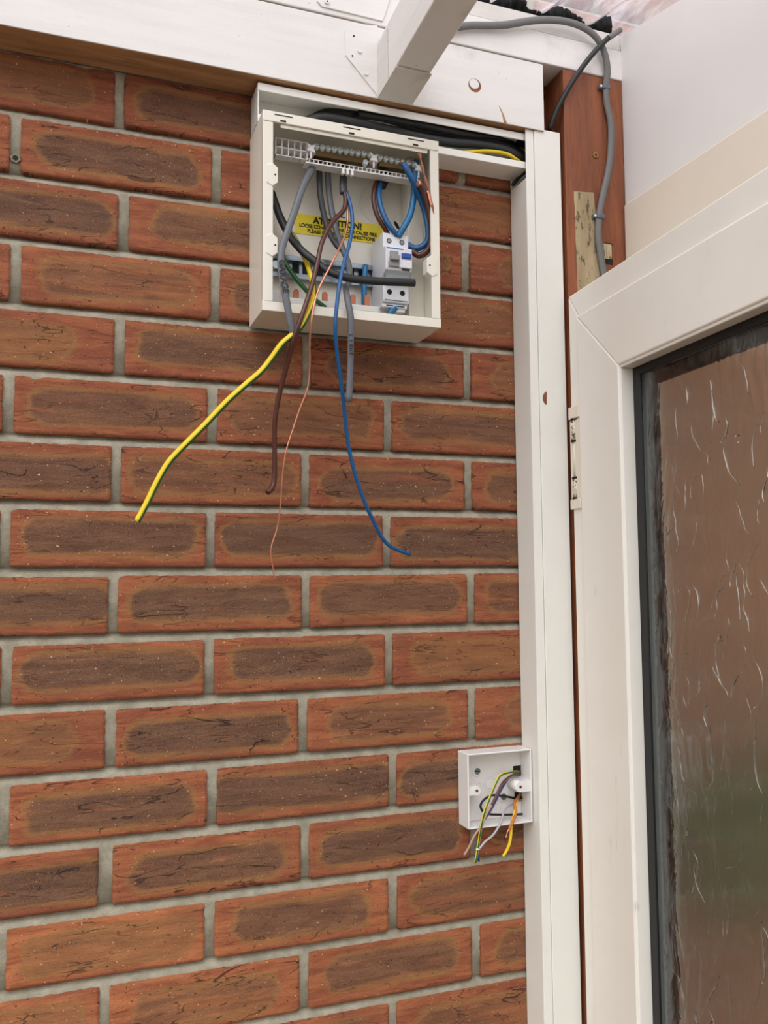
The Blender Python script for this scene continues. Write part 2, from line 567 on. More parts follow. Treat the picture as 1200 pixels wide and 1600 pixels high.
t.set(m1.inputs[0], t.math('ADD', .35, t.math('MULTIPLY', t.ss(sc, .4, .8), .4)))
t.t.links.new(m2.outputs[0], t.out.inputs[0]); M['sheet'] = t.m


def glass(name, rough, tint, bumpy=0.0):
    t = NT(name)
    t.b.inputs['Base Color'].default_value = tint
    t.b.inputs['Transmission Weight'].default_value = 1.0
    t.b.inputs['Roughness'].default_value = rough
    t.b.inputs['IOR'].default_value = 1.45
    if bumpy:
        n = t.noise(t.scale(t.pos(), (30, 30, 14)), 1, 3, .5, 1.2)
        t.set(t.b.inputs['Normal'], t.bump(n, bumpy, .004))
    return t.m


M['glass_clear'] = glass('clear_glass', .05, (1, 1, 1, 1), .35)
M['glass_pattern'] = glass('patterned_glass', .36, (.93, .94, .90, 1), .3)
M['glass_ridge'] = glass('pattern_ridge_glass', .05, (1, 1, 1, 1))
M['cover'] = glass('smoky_clear_cover', .25, (.9, .95, .97, 1))

# ------------------------------------------------------------------ brick wall
Z_TOP, PITCH = 2.1, .075
perp_px = {0: [(1, 187, 151)], 1: [(0, 24.5, 219), (2, 338.5, 266.5)], 2: [(1, 192.5, 342), (5, 728, 418)],
           3: [(0, 25, 426), (2, 336, 452)], 4: [(1, 187, 539.5), (3, 480, 567), (5, 730, 584.5)],
           5: [(0, 13, 637), (2, 332, 649), (4, 606.5, 665)], 6: [(1, 182, 742), (3, 477, 751), (5, 732, 759.5)],
           7: [(0, 8, 843), (2, 329, 847), (4, 604, 847)], 8: [(1, 177, 947), (3, 477.7, 940), (5, 736, 938)],
           9: [(0, 10, 1060), (2, 327, 1041), (4, 608, 1030)], 10: [(1, 173, 1155), (3, 473.5, 1130), (5, 736.7, 1117)],
           11: [(0, 5, 1281), (2, 332, 1246), (4, 613.5, 1219)], 12: [(1, 168, 1365), (3, 477, 1331)],
           13: [(0, 1, 1502), (2, 327, 1456), (4, 614, 1415)], 14: [(1, 163, 1579), (3, 475, 1535.5), (5, 744, 1490)],
           15: [(4, 614, 1600)]}
# core strength, core half length (dm), hue 0..1 for the bricks in view; key (row, left column)
core_tab = {(0, -1): (.35, .8, .2), (0, 1): (.85, .9, .15), (1, -2): (.4, .8, .5), (1, 0): (.95, .92, .45), (1, 2): (.5, .7, .4),
            (2, -1): (1., 1.0, .3), (2, 1): (.8, .78, .5), (2, 3): (.6, .8, .4), (2, 5): (.3, .6, .3), (3, 0): (.55, .85, .6), (3, 2): (.8, .9, .5), (3, 4): (.3, .7, .2),
            (4, -1): (.2, .6, .4), (4, 1): (.9, .92, .4), (4, 3): (.75, .8, .2), (4, 5): (.35, .7, .3),
            (5, -2): (.5, .8, .4), (5, 0): (.85, .92, .5), (5, 2): (.55, .9, .4), (5, 4): (.8, .9, .4),
            (6, -1): (.9, 1.1, .35), (6, 1): (.65, 1.0, .5), (6, 3): (.85, .85, .35), (6, 5): (.7, .85, .3),
            (7, -2): (.6, .8, .5), (7, 0): (.95, .95, .5), (7, 2): (1., .98, .3), (7, 4): (1., .98, .3),
            (8, -1): (1., 1.1, .5), (8, 1): (1., .96, .6), (8, 3): (.9, .95, .6), (8, 5): (.6, .9, .4),
            (9, -2): (.6, .8, .6), (9, 0): (1., .96, .6), (9, 2): (1., .9, .5), (9, 4): (.15, .8, .3),
            (10, -1): (.25, .7, .4), (10, 1): (1., .93, .5), (10, 3): (.65, .8, .6), (10, 5): (.4, .6, .5),
            (11, -2): (.8, .8, .6), (11, 0): (.95, .9, .6), (11, 2): (1., 1.1, .4), (11, 4): (1., .97, .4),
            (12, -1): (1., 1.2, .4), (12, 1): (.9, .88, .7), (12, 3): (1., .92, .45), (12, 5): (.6, .9, .3),
            (13, -2): (.5, .9, .9), (13, 0): (.3, .9, 1.), (13, 2): (.85, .82, .8), (13, 4): (.6, .85, .5),
            (14, -1): (.3, .9, .95), (14, 1): (.5, .8, .9), (14, 3): (.8, .85, .7), (14, 5): (.7, .8, .6),
            (15, 0): (.6, .8, .8), (15, 2): (.7, .8, .8), (15, 4): (.5, .8, .6)}
perp_x = {}
for r, L in perp_px.items():
    for cidx, px, py in L:
        perp_x[(r, cidx)] = at(px, py, 0).x


def col_x(r, c):
    if (r, c) in perp_x: return perp_x[(r, c)]
    # carry the nearest measured drift of the row
    near = [k for k in perp_x if k[0] == r]
    if near:
        k = min(near, key=lambda k: abs(k[1] - c))
        return perp_x[k] + (c - k[1]) * .1125
    rr = random.Random(r * 31 + c)
    return c * .1125 + rr.uniform(-.002, .002)


def brick_wall():
    V, F, UV, BP, MI, SM = [], [], [], [], [], []

    def brick(x0, x1, zc, r, cidx, fine):
        rr = random.Random(r * 977 + cidx * 13 + 5)
        h = .065 + rr.uniform(-.001, .001)
        step = .0042 if fine else .03
        nx = max(3, int((x1 - x0) / step)); nz = max(3, int(h / (.0042 if fine else .02)))
        core, half, hue = core_tab.get((r, cidx), (rr.choice([.3, .6, .9, 1, 1]), rr.uniform(.75, .98), rr.uniform(.2, .8)))
        seed = rr.random()
        tilt = rr.uniform(-.004, .004)
        cx = (x0 + x1) / 2; w = x1 - x0
        yb = rr.uniform(-.0012, .0008)
        base = len(V)
        so = rr.uniform(0, 100)
        for j in range(-1, nz + 2):
            for i in range(-1, nx + 2):
                ii = min(max(i, 0), nx); jj = min(max(j, 0), nz)
                x = x0 + w * ii / nx; z = zc - h / 2 + h * jj / nz
                edge = (ii in (0, nx)) or (jj in (0, nz))
                out = (i != ii) or (j != jj)
                y = yb
                if fine:
                    nn = noise.noise(Vector((x * 22 + so, z * 70, so)))
                    y += nn * .0007 - max(0, noise.noise(Vector((x * 60, z * 190 + so, 3.1)))) * .0007
                if edge:
                    k1 = noise.noise(Vector((x * 130, z * 130, 9 + so))) if fine else 0
                    k2 = noise.noise(Vector((x * 420, z * 420, 19 + so))) if fine else 0
                    sgnx = -1 if ii == nx else (1 if ii == 0 else 0)
                    sgnz = -1 if jj == nz else (1 if jj == 0 else 0)
                    x += sgnx * abs(k1 * .0018 + k2 * .001)
                    z += sgnz * abs(k1 * .0014 + k2 * .0009)
                    if sgnx and sgnz:
                        x += sgnx * .0008; z += sgnz * .0006
                    y += .0005
                if out: y = .010
                z += tilt * (x - cx)
                V.append((x, y, z)); UV.append(((x - cx) * 10, (z - zc) * 10)); BP.append((seed, core, hue, half))
        W = nx + 3
        for j in range(nz + 2):
            for i in range(W - 1):
                a = base + j * W + i
                F.append((a, a + 1, a + W + 1, a + W)); MI.append(0); SM.append(0 < j + 1 <= nz and 0 < i < W - 2)

    for r in range(-12, 29):
        zc = Z_TOP - r * PITCH
        par = 1 if r % 2 == 0 else 0
        c0 = -9 if par else -10
        for cc in range(c0, 20, 2):
            xa, xb = col_x(r, cc), col_x(r, cc + 2)
            if cc >= 7 or cc + 2 < -1: pass
            j = random.Random(r * 7 + cc).uniform(.0047, .006)
            x0, x1 = xa + j, xb - j
            if (r, cc) == (12, -1): x1 -= .004
            if x1 < -.62 or x0 > 2.0: continue
            vis = (-.3 < x1 and x0 < .72 and -1 <= r <= 16)
            brick(x0, x1, zc, r, cc, vis)
    # mortar with struck bed joints
    nb = len(V)
    xs = np.arange(-.75, 2.1, .0125)
    zs = []
    for r in range(28, -13, -1):
        zb = Z_TOP - r * PITCH - PITCH / 2       # centre of the bed below row r
        zs += [(zb - .0056, .0014), (zb - .001, .0030), (zb + .0042, .0088), (zb + .0062, .0098), (zb + .0085, .0030), (zb + .05, .0026)]
    for k, (z, y) in enumerate(zs):
        for x in xs:
            V.append((x, y + noise.noise(Vector((x * 60, z * 80, 5))) * .0012, z)); UV.append((0, 0)); BP.append((0, 0, 0, 0))
    W = len(xs)
    for k in range(len(zs) - 1):
        for i in range(W - 1):
            a = nb + k * W + i
            F.append((a, a + 1, a + W + 1, a + W)); MI.append(1); SM.append(True)
    # solid masonry behind
    nb = len(V)
    z0, z1 = zs[0][0], zs[-1][0]
    for x in (-.75, 2.09):
        for y in (.011, .11):
            for z in (z0, z1):
                V.append((x, y, z)); UV.append((0, 0)); BP.append((0, 0, 0, 0))
    for f in [(0, 1, 3, 2), (4, 6, 7, 5), (0, 4, 5, 1), (2, 3, 7, 6), (0, 2, 6, 4), (1, 5, 7, 3)]:
        F.append(tuple(nb + i for i in f)); MI.append(1); SM.append(False)
    me = bpy.data.meshes.new('wall_back')
    me.from_pydata(V, [], F)
    me.materials.append(M['brick']); me.materials.append(M['mortar'])
    me.polygons.foreach_set('material_index', MI)
    me.polygons.foreach_set('use_smooth', SM)
    uvl = me.uv_layers.new(name='brick')
    li = np.empty(len(me.loops), dtype=np.int32); me.loops.foreach_get('vertex_index', li)
    uvl.data.foreach_set('uv', np.array(UV, dtype=np.float32)[li].ravel())
    at_ = me.color_attributes.new('bp', 'FLOAT_COLOR', 'POINT')
    at_.data.foreach_set('color', np.array(BP, dtype=np.float32).ravel())
    me.update()
    o = bpy.data.objects.new('wall_back', me)
    scene.collection.objects.link(o)
    tag(o, kind='structure')


brick_wall()

# floor under the lean-to and ground outside
MB().box(-2.2, -3.6, -.08, 2.6, .11, 0).build('floor', M['concrete'])
tag(bpy.data.objects['floor'], kind='structure')

# ------------------------------------------------------------------ timber over the wall
mb = MB()
bx0, bx1 = -.75, .6610
mb.box(bx0, -.05, 2.1325, bx1, -.048, 2.227)                       # painted face skin
mb.box(bx0, -.048, 2.1325, bx1, -.001, 2.227, mi=1)
o = tag(mb.build('trim_1', [M['paint'], M['raw_timber']], bevel=.0008), kind='structure')
mb = MB().box(-.75, -.0515, 2.2285, .7895, -.001, 2.2725)
o = tag(mb.build('trim_2', M['paint'], bevel=.0015), kind='structure')
mb = MB().box(-.75, -.049, 2.2740, .7895, -.001, 2.297)
o = tag(mb.build('trim_3', M['paint_dirty'], bevel=.0012), kind='structure')

# brown post
post = structure('trim_4', (.741, -.02, 0))
pm = MB().box(.6925, -.05, 0.0, .7885, -.001, 2.2275)
pm.build('post', M['post'], post, bevel=.0012)
# ragged bare strip
a0, a1, a2, a3 = at(897, 299, .0504), at(928, 301, .0504), at(938, 436, .0504), at(903, 455, .0504)
poly = []
for k in range(13):
    f = k / 12; p = a0.lerp(a3, f); poly.append((p.x + random.uniform(-.0008, .0008), p.z))
for k in range(13):
    f = 1 - k / 12; p = a1.lerp(a2, f); poly.append((p.x + random.uniform(-.0008, .0008), p.z))
MB().prism(poly[::-1], -.0506, -.0498).build('bare_strip', M['scraped'], post)['label'] = 'scraped bare weathered strip'
# keep slot with a small pale plate
k = MB()
q0, q1 = at(943, 377, .051), at(957, 409, .051)
k.box(q0.x, -.0514, q1.z + .003, q1.x - .001, -.0498, q0.z - .003, mi=0)
k.box(q0.x - .001, -.0508, q1.z - .004, q1.x + .001, -.0497, q1.z + .004, mi=1)
k.box(q0.x + .002, -.0508, q0.z - .004, q1.x + .001, -.0497, q0.z - .001, mi=1)
k.box(q0.x + .004, -.0522, q1.z + .006, q0.x + .006, -.0512, q0.z - .006, mi=0)
k.build('keep_plate', [M['scraped'], M['void']], post, bevel=.0003)

# screw in the post
sc = at(931, 242, .0515)
mb = MB().cyl((sc.x, -.0498, sc.z), (sc.x, -.0516, sc.z), .0042, 20, r1=.0040)
for a in (.6, .6 + math.pi / 2):
    dx, dz = math.cos(a) * .0026, math.sin(a) * .0026
    nx_, nz_ = -math.sin(a) * .0005, math.cos(a) * .0005
    mb.prism([(sc.x - dx - nx_, sc.z - dz - nz_), (sc.x + dx - nx_, sc.z + dz - nz_), (sc.x + dx + nx_, sc.z + dz + nz_), (sc.x - dx + nx_, sc.z - dz + nz_)], -.0519, -.0512, mi=1)
tag(mb.build('wood_screw', [M['brass_bright'], M['void']]), 'brass cross-head screw sunk in the brown timber post beside the grey cable', 'screw')

# ------------------------------------------------------------------ joist and hanger
JX0, JX1, JZ = .4205, .4650, 2.1330
yaw = -.035


def jf(x, y, z):
    return (x + (y + .05) * -yaw * -1 * -1 if False else x + (y + .05) * .035, y, z)


joist = thing('ceiling_joist', (.4425, -.3, JZ), 'white painted timber joist running out from the wall beam towards the viewer', 'joist')
MB().box(JX0, -.47, JZ + .0012, JX1, -.0515, 2.208, fn=jf).build('joist_timber', M['paint'], joist, bevel=.002)
h = MB()
# stirrup: seat and side straps (the far joist end sits in it), then two flanges nailed to the beam
h.box(JX0 - .0012, -.121, JZ - .0012, JX1 + .0012, -.0515, JZ + .0006, fn=jf)
h.box(JX0 - .0014, -.090, JZ - .0012, JX0 - .0002, -.0515, 2.20, fn=jf)
h.box(JX1 + .0002, -.090, JZ - .0012, JX1 + .0014, -.0515, 2.20, fn=jf)
h.build('joist_hanger', M['paint_dirty'], joist, bevel=.0004)
fl = MB()
pts = [at(591, 150, .0515), at(590, 40, .0515), at(548, 36, .0515), at(539, 48, .0515), at(540, 86, .0515), at(590, 152, .0515)]
fl.prism([(p.x, p.z) for p in pts[:1] + pts[1:5]], -.0515, -.0500)
for (px, py) in ((562, 80), (572, 115)):
    c0 = at(px, py, .052)
    fl.cyl((c0.x, -.0512, c0.z), (c0.x, -.0530, c0.z), .0028, 14)
for (px, py) in ((551, 87), (573, 116), (553, 56)):
    c0 = at(px, py, .052)
    fl.cyl((c0.x, -.0514, c0.z), (c0.x, -.0519, c0.z), .0013, 10, mi=1)
fl.build('hanger_flange', [M['paint'], M['void']], joist, bevel=.0004)
tp = MB()
pts = [at(598, 33, .053), at(503, 10, .053), at(496, 2, .053), at(500, -20, .053), at(612, -10, .053)]
tp.prism([(p.x, p.z) for p in pts], -.0535, -.0516)
c0 = at(511, 3, .054); tp.cyl((c0.x, -.053, c0.z), (c0.x, -.0555, c0.z), .0032, 14)
tp.cyl((c0.x, -.0552, c0.z), (c0.x, -.0558, c0.z), .0012, 10, mi=1)
tp.build('hanger_strap', [M['paint'], M['void']], joist, bevel=.0005)

# plug of a knot and small marks in the beam face
c0 = at(742, 133, .0505)
kb = MB()
kb.cyl((c0.x, -.0496, c0.z), (c0.x, -.0506, c0.z), .0092, 26, mi=1)
kb.cyl((c0.x - .0012, -.0496, c0.z + .0012), (c0.x - .0012, -.0512, c0.z + .0012), .0070, 26, mi=0)
kb.build('painted_knot', [M['paint'], M['post']], None, bevel=.0004)
tag(bpy.data.objects['painted_knot'], 'round painted-over knot in the white beam right of the joist', 'knot')
c1 = at(790, 192, .0505); c2 = at(780, 165, .0505)
tag(MB().tube([(c2.x, -.0500, c2.z), ((c1.x + c2.x) / 2 + .001, -.0500, (c1.z + c2.z) / 2), (c1.x, -.0500, c1.z)], .0018, .0006, bulge=lambda f: .25 + f).build('paint_chip', M['raw_timber']),
    'brown chipped streak at the bottom edge of the white beam', 'chip')

# ------------------------------------------------------------------ roof, filler
SL = .22
XT = at(905, 20, .03).x                         # a trough of the sheet
AMP = .0115


def roof_z(x, y): return 2.3235 + SL * y - AMP * math.cos(2 * math.pi * (x - XT) / .076)   # y negative towards the room


rf = MB()
xs = np.arange(-.8, .83, .076 / 14); ys = [0.0, -.1, -.3, -.8, -1.6, -2.4]
vs = [(x, y, roof_z(x, y)) for y in ys for x in xs]
W = len(xs)
rf.add(vs, [(j * W + i, j * W + i + 1, (j + 1) * W + i + 1, (j + 1) * W + i) for j in range(len(ys) - 1) for i in range(W - 1)], smooth=True)
o = rf.build('ceiling', M['sheet'], fix=False); tag(o, kind='structure')
fo = MB()
for k in range(64):
    x = .50 + k * .0044
    if x > .782: break
    hh = max(.0035, (roof_z(x, -.03) - 2.2985) / 2) * (1.12 - .12 * random.random())

    def fnn(p, k=k, hh=hh):
        q = noise.noise(p * 130 + Vector((k * 3.1, 0, 0)))
        return p * (1 + .4 * q)
    fo.ball((x, -.028 + random.uniform(-.004, .003), 2.2975 + hh), 1.0, sx=.0065, sy=.021, sz=hh * 1.02, fn=fnn, n=8, rn=12)
tag(fo.build('foam_filler', M['foam']), 'ragged black foam filler squeezed under the clear corrugated roof', 'foam filler')

# ------------------------------------------------------------------ right side wall and head frame
sw = MB()
wx = .7885
prof = [(-.0505, 2.047), (-.0505, 2.305 - .0505 * SL), (-2.4, 2.305 - 2.4 * SL)]
prof += [(-2.4, 0.0), (-1.02, 0.0), (-1.02, 2.047)]
sw.prism(prof, wx, wx + .03, axis='x')
o = tag(sw.build('wall_right', M['panel']), kind='structure')
hd = MB()
hd.box(wx - .0035, -1.02, 1.93, wx + .05, -.0505, 2.0465)
o = tag(hd.build('trim_5', M['cream_reflect_pvc'], bevel=.003, seg=3), kind='structure')

# ------------------------------------------------------------------ door leaf
DO = Vector((.6822, -.09, 0)); DU = Vector((-.07551042, -.99714501, 0)); DN = Vector((-.99714501, .07551042, 0))


def df(s, off, z):
    return tuple(DO + DU * s + DN * off + Vector((0, 0, z)))


door = structure('door_1', df(.36, -.03, .03))
SE = -.0355; SR = .80; ZT = 1.9030; ZB = .03
F0 = -.0085; FZ = 1.8680                      # raised face outer
G0 = .0895; GZ = 1.7795                       # inner opening
GR = SR - (G0 - SE); GB = ZB + .20
fr_ = MB()


def ring(m, s0, z1, s1, z0, t0, u1, t1, u0, o0, o1, mi=0):
    """four mitred rails between outer rect (s0,z1,s1,z0) and inner rect (t0,u1,t1,u0), from off o0 to o1"""
    outr = [(s0, z1), (s1, z1), (s1, z0), (s0, z0)]
    inn = [(t0, u1), (t1, u1), (t1, u0), (t0, u0)]
    for i in range(4):
        a, b, c, d = outr[i], outr[(i + 1) % 4], inn[(i + 1) % 4], inn[i]
        m.prism([a, b, c, d], o0, o1, mi=mi, fn=lambda x, y, z: df(x, y, z))


ring(fr_, SE, ZT, SR, ZB, F0 + .002, FZ - .002, SR - .027, ZB + .035, -.062, -.0035)
ring(fr_, F0, FZ, SR - .027, ZB + .035, G0, GZ, GR, GB, -.060, 0.0)
fr_.build('door_frame', M['upvc'], door, bevel=.0022, seg=3)
be = MB()
ring(be, G0 - .002, GZ + .002, GR + .002, GB - .002, G0 + .001, GZ - .0035, GR - .001, GB + .001, -.020, -.0025)
be.build('glazing_bead', M['upvc'], door, bevel=.0012)
ga = MB()
ring(ga, G0 - .001, GZ + .001, GR + .002, GB - .002, .1045, GZ - .0130, GR - .015, GB + .015, -.0225, -.0195)
ga.build('gasket', M['black'], door, bevel=.0006)
sp_ = MB()
ring(sp_, .076, GZ + .010, GR + .012, GB - .012, .0975, GZ - .0095, GR - .009, GB + .009, -.040, -.0275)
sp_.build('spacer_bar', M['spacer'], door)
rg = MB()
ring(rg, .095, GZ - .008, GR - .008, GB + .008, .1145, GZ - .026, GR - .026, GB + .026, -.0405, -.0365)
rg.build('rear_gasket', M['black'], door)
MB().box(.08, -.027, GB - .01, GR + .01, -.0232, GZ + .008, fn=df).build('clear_pane', M['glass_clear'], door)
MB().box(.08, -.0455, GB - .01, GR + .01, -.0415, GZ + .008, fn=df).build('patterned_pane', M['glass_pattern'], door)
ri = MB()
rr = random.Random(5)
for k in range(640):
    s = rr.uniform(.137, GR - .02); z = rr.uniform(GB + .02, GZ - .03)
    L = rr.uniform(.012, .06); a = rr.gauss(0, .35); cv = rr.uniform(-.35, .35)
    if rr.random() < .14: L *= .35; a += 1.0
    pts = []
    for q in range(6):
        f = q / 5 - .5
        aa = a + cv * f * 2 + .15 * math.sin(q * 2.1 + k)
        pts.append((s + math.sin(aa) * L * f, z + math.cos(aa) * L * f))
    w = rr.choice([.0004, .0006, .0008, .0011])
    pts = [Vector(df(p[0], -.0231, min(max(p[1], GB), GZ - .02))) for p in pts]
    ri.tube(pts, w, w * .8, n=6, res=3, flat=DN, bulge=lambda f: .35 + .9 * math.sin(math.pi * f))
ri.build('glass_relief', M['glass_ridge'], door)['label'] = 'raised wavy lines of the obscured glass'
# hinge
hg = MB()
hz = lambda py: float(at(893, py, .07).z)
hxk, hyk = .6905, -.0640
hg.cyl((hxk, hyk, hz(688)), (hxk, hyk, hz(654)), .0068, 18)
hg.cyl((hxk, hyk, hz(777)), (hxk, hyk, hz(747)), .0068, 18)
hg.cyl((hxk, hyk, hz(652)), (hxk, hyk, hz(655)), .0076, 18, mi=1)
hg.cyl((hxk, hyk, hz(689)), (hxk, hyk, hz(686)), .0076, 18, mi=1)
hg.cyl((hxk, hyk, hz(744)), (hxk, hyk, hz(747)), .0076, 18, mi=1)
hg.cyl((hxk, hyk, hz(779)), (hxk, hyk, hz(776)), .0076, 18, mi=1)
hg.cyl((hxk, hyk, hz(745)), (hxk, hyk, hz(688)), .0055, 18, mi=2)
hg.build('hinge_knuckle', [M['hinge'], M['void'], M['cream_reflect_pvc']], door)
hp = MB()
hp.box(SE - .0012, -.012, hz(779), F0 - .001, -.0018, hz(655), fn=df)
hp.box(SE - .0005, -.012, hz(653), F0 - .001, .0005, hz(634), fn=df)
hp.box(SE - .0005, -.012, hz(795), F0 - .001, .0005, hz(779), fn=df)
hp.build('hinge_leaf', M['cream_reflect_pvc'], door, bevel=.001)

# shrub outside against the wall, seen through the patterned glass
sh = thing('garden_shrub', (1.15, -.12, 0), 'green leafy shrub outside, blurred behind the patterned door glass', 'shrub')
lf = MB(); rs = random.Random(3)
stems = MB()
SHZ0, SHZ1 = at(1120, 1400, .06).z, at(1120, 1215, .06).z
for k in range(14):
    x = rs.uniform(.92, 1.7); top = rs.uniform(1.05, SHZ1)
    stems.tube([(x, -.05, 0), (x + rs.uniform(-.05, .05), -.05 - rs.uniform(0, .04), .5), (x + rs.uniform(-.08, .08), -.06 - rs.uniform(0, .04), top)], .004, n=6)
for k in range(5200):
    x = rs.uniform(.86, 1.8)
    z = rs.uniform(SHZ0 - .02 * math.sin(x * 9), SHZ1)
    y = -rs.uniform(.012, .12)
    a, b = rs.uniform(0, 6.28), rs.uniform(-.9, .9)
    L = rs.uniform(.014, .028)
    d = Vector((math.cos(a) * math.cos(b), -.3 * abs(math.sin(a)), math.sin(b) + .2)).normalized()
    w = d.cross(Vector((rs.uniform(-1, 1), 1, rs.uniform(-1, 1)))).normalized() * L * .32
    c0 = Vector((x, y, z))
    lf.add([c0, c0 + d * L * .5 + w, c0 + d * L, c0 + d * L * .5 - w], [(0, 1, 2, 3)])
o = lf.build('foliage', M['grass'], sh, fix=False)
stems.build('stem', M['raw_timber'], sh)

# ------------------------------------------------------------------ trunking
# horizontal channel, lid off
HX0, HX1 = .2685, .6330
HZ0, HZ1, HD = 2.0795, 2.1285, .040
ht = thing('horizontal_trunking', ((HX0 + HX1) / 2, -.02, HZ0), 'white plastic cable trunking without its lid, running level above the fuse box', 'trunking')
c = MB()
c.box(HX0, -.0035, HZ0, HX1, -.0012, HZ1)
c.box(HX0, -HD, HZ1 - .0018, HX1, -.0035, HZ1)
c.box(HX0, -HD, HZ0, HX1 + .0055, -.0035, HZ0 + .0018)
c.box(HX0, -HD - .0012, HZ1 - .0095, HX1 + .004, -HD + .0008, HZ1 + .0002)
c.box(HX0, -HD - .0012, HZ0, HX1 + .0055, -HD + .0008, HZ0 + .0095)
c.box(HX0, -HD, HZ0, HX0 + .0015, -.0035, HZ1)
c.build('channel', M['upvc_trunk'], ht, bevel=.0009)

# vertical trunking with lid
VX0, VX1, VD = .6338, .6868, .0445
vt = thing('vertical_trunking', ((VX0 + VX1) / 2, -.02, 0), 'tall white plastic trunking with its lid on, running down beside the brown post', 'trunking')
c = MB()
c.box(VX0, -VD, .0, VX0 + .0018, -.0012, 2.0650)
c.box(VX1 - .0018, -VD, .0, VX1, -.0012, 2.1340)
c.box(VX0, -.0030, .0, VX1, -.0012, 2.1340)
c.build('channel', M['upvc_trunk'], vt, bevel=.0008)
c = MB()
c.box(VX0, -VD - .0012, .0, VX0 + .0125, -VD + .0004, 2.1360)
c.box(VX0 + .0128, -VD - .0024, .0, VX1 + .0004, -VD + .0004, 2.1360)
c.build('lid', M['upvc_trunk'], vt, bevel=.0010)
c = MB()
a = at(852, 610, .047)
c.tube([at(853, 612, .0471), at(851, 622, .0471), at(853, 632, .0471)], .0020, .0003, n=10, bulge=lambda f: .5 + math.sin(math.pi * f))
c.build('scuff', M['post'], vt)['label'] = 'small brown scrape on the lid'

# ------------------------------------------------------------------ cables in the trunking
CT = [('black_cable', 'fat black cable in the level trunking, the lowest of the black ones', M['black_pvc'], .0062,
       [(455, 212, .02), (475, 192, .026), (505, 184, .030), (545, 190, .031), (600, 201, .031), (650, 213, .031), (700, 222, .031), (750, 226, .030), (790, 234, .030), (815, 248, .029), (832, 268, .024)]),
      ('black_cable', 'fat black cable in the level trunking, dipping behind the one in front', M['black_pvc'], .0060,
       [(470, 205, .008), (500, 180, .014), (540, 177, .018), (600, 184, .019), (650, 200, .018), (700, 208, .018), (752, 214, .018), (800, 230, .018), (835, 262, .018)]),
      ('black_cable', 'black cable in the level trunking, topmost and furthest right in the photo', M['black_pvc'], .0056,
       [(560, 176, .030), (610, 184, .031), (660, 194, .032), (700, 203, .032), (735, 209, .031), (775, 213, .024), (820, 226, .014), (850, 240, .012)])]
for nm, lb, mt, r, P in CT:
    tag(MB().tube(pp(*P), r, r * .72, n=16).build(nm, mt), lb, 'cable', 'black cables in the level trunking')
tag(MB().tube(pp((690, 240, .020), (725, 238, .033), (760, 236, .036), (790, 240, .036), (806, 249, .034), (822, 262, .026), (829, 276, .022)), .0026, n=16, stripe=(.3, .75, 1)).build('earth_cable', [M['yellow'], M['green']]),
    'green and yellow earth cable curving in the right end of the level trunking', 'cable')
tag(MB().tube(pp((800, 290, .010), (812, 276, .016), (822, 268, .020), (835, 262, .022)), .0024, n=12).build('thin_black_cable', M['black_pvc']),
    'thin black cable slipping behind the top of the tall trunking', 'cable')

# ------------------------------------------------------------------ consumer unit
UX0, UX1, UZ0, UZ1, UD = .2672, .4915, 1.8362, 2.0757, .075
unit = thing('fuse_box', ((UX0 + UX1) / 2, -UD / 2, UZ0), 'open cream-white fuse box without its cover, loose wires hanging out, fixed on the brick wall', 'fuse box')
T = .0024
c = MB()
c.box(UX0, -UD, UZ0, UX0 + T, -.001, UZ1)
c.box(UX1 - T, -UD, UZ0, UX1, -.001, UZ1)
c.box(UX0 + T, -UD, UZ1 - T, UX1 - T, -.001, UZ1)
c.box(UX0 + T, -UD, UZ0, UX1 - T, -.001, UZ0 + T)
c.box(UX0 + T, -.0055, UZ0 + T, UX1 - T, -.001, UZ1 - T)
# front rails
RT, RB, RL, RR = .0125, .0110, .0125, .0115
c.box(UX0 - .0002, -UD - .0008, UZ1 - RT, UX1 + .0002, -UD + .0035, UZ1 + .0002)
c.box(UX0 - .0002, -UD - .0008, UZ0 - .0002, UX1 + .0002, -UD + .0035, UZ0 + RB)
c.box(UX0, -UD - .0002, UZ0 + RB + .0003, UX0 + RL, -UD + .0035, UZ1 - RT - .0003)
c.box(UX1 - RR, -UD - .0002, UZ0 + RB + .0003, UX1, -UD + .0035, UZ1 - RT - .0003)
# thin inner ledge under the top rail
c.box(UX0 + .022, -UD + .002, UZ1 - RT - .0045, UX1 - .014, -UD + .0035, UZ1 - RT)
c.build('enclosure', M['unit'], unit, bevel=.0011)
# lugs with screw holes on the side rails
for (px, py, sd) in ((427, 273, 1), (426, 383, 1), (672, 415, -1)):
    p = at(px, py, UD)
    l = MB()
    x0, x1 = (UX0 + .004, UX0 + RL + .0055) if sd > 0 else (UX1 - RR - .0065, UX1 - .004)
    xi = x1 if sd > 0 else x0
    xo = UX0 + RL - .001 if sd > 0 else UX1 - RR + .001
    l.prism([(xo, p.z - .014), (xi, p.z - .009), (xi, p.z + .009), (xo, p.z + .014), (x0 if sd > 0 else x1, p.z + .010), (x0 if sd > 0 else x1, p.z - .010)], -UD - .0012, -UD + .012)
    cx = (xi + xo) / 2
    l.cyl((cx, -UD - .0016, p.z), (cx, -UD - .0002, p.z), .0013, 12, mi=1)
    l.build('fixing_lug', [M['unit'], M['void']], unit, bevel=.0012)
# slots in the top rail
s = MB()
for x in (.2925, .3772, .4610):
  for q in (0, 1):
    s = MB()
    if q: s.box(x - .0115, -UD - .0011, UZ1 - .0042, x + .0105, -UD - .0004, UZ1 - .0030)
    else: s.box(x - .0045, -UD - .0011, UZ1 - .0112, x + .0025, -UD - .0004, UZ1 - .0090)
    s.build('slot', M['void'], unit)
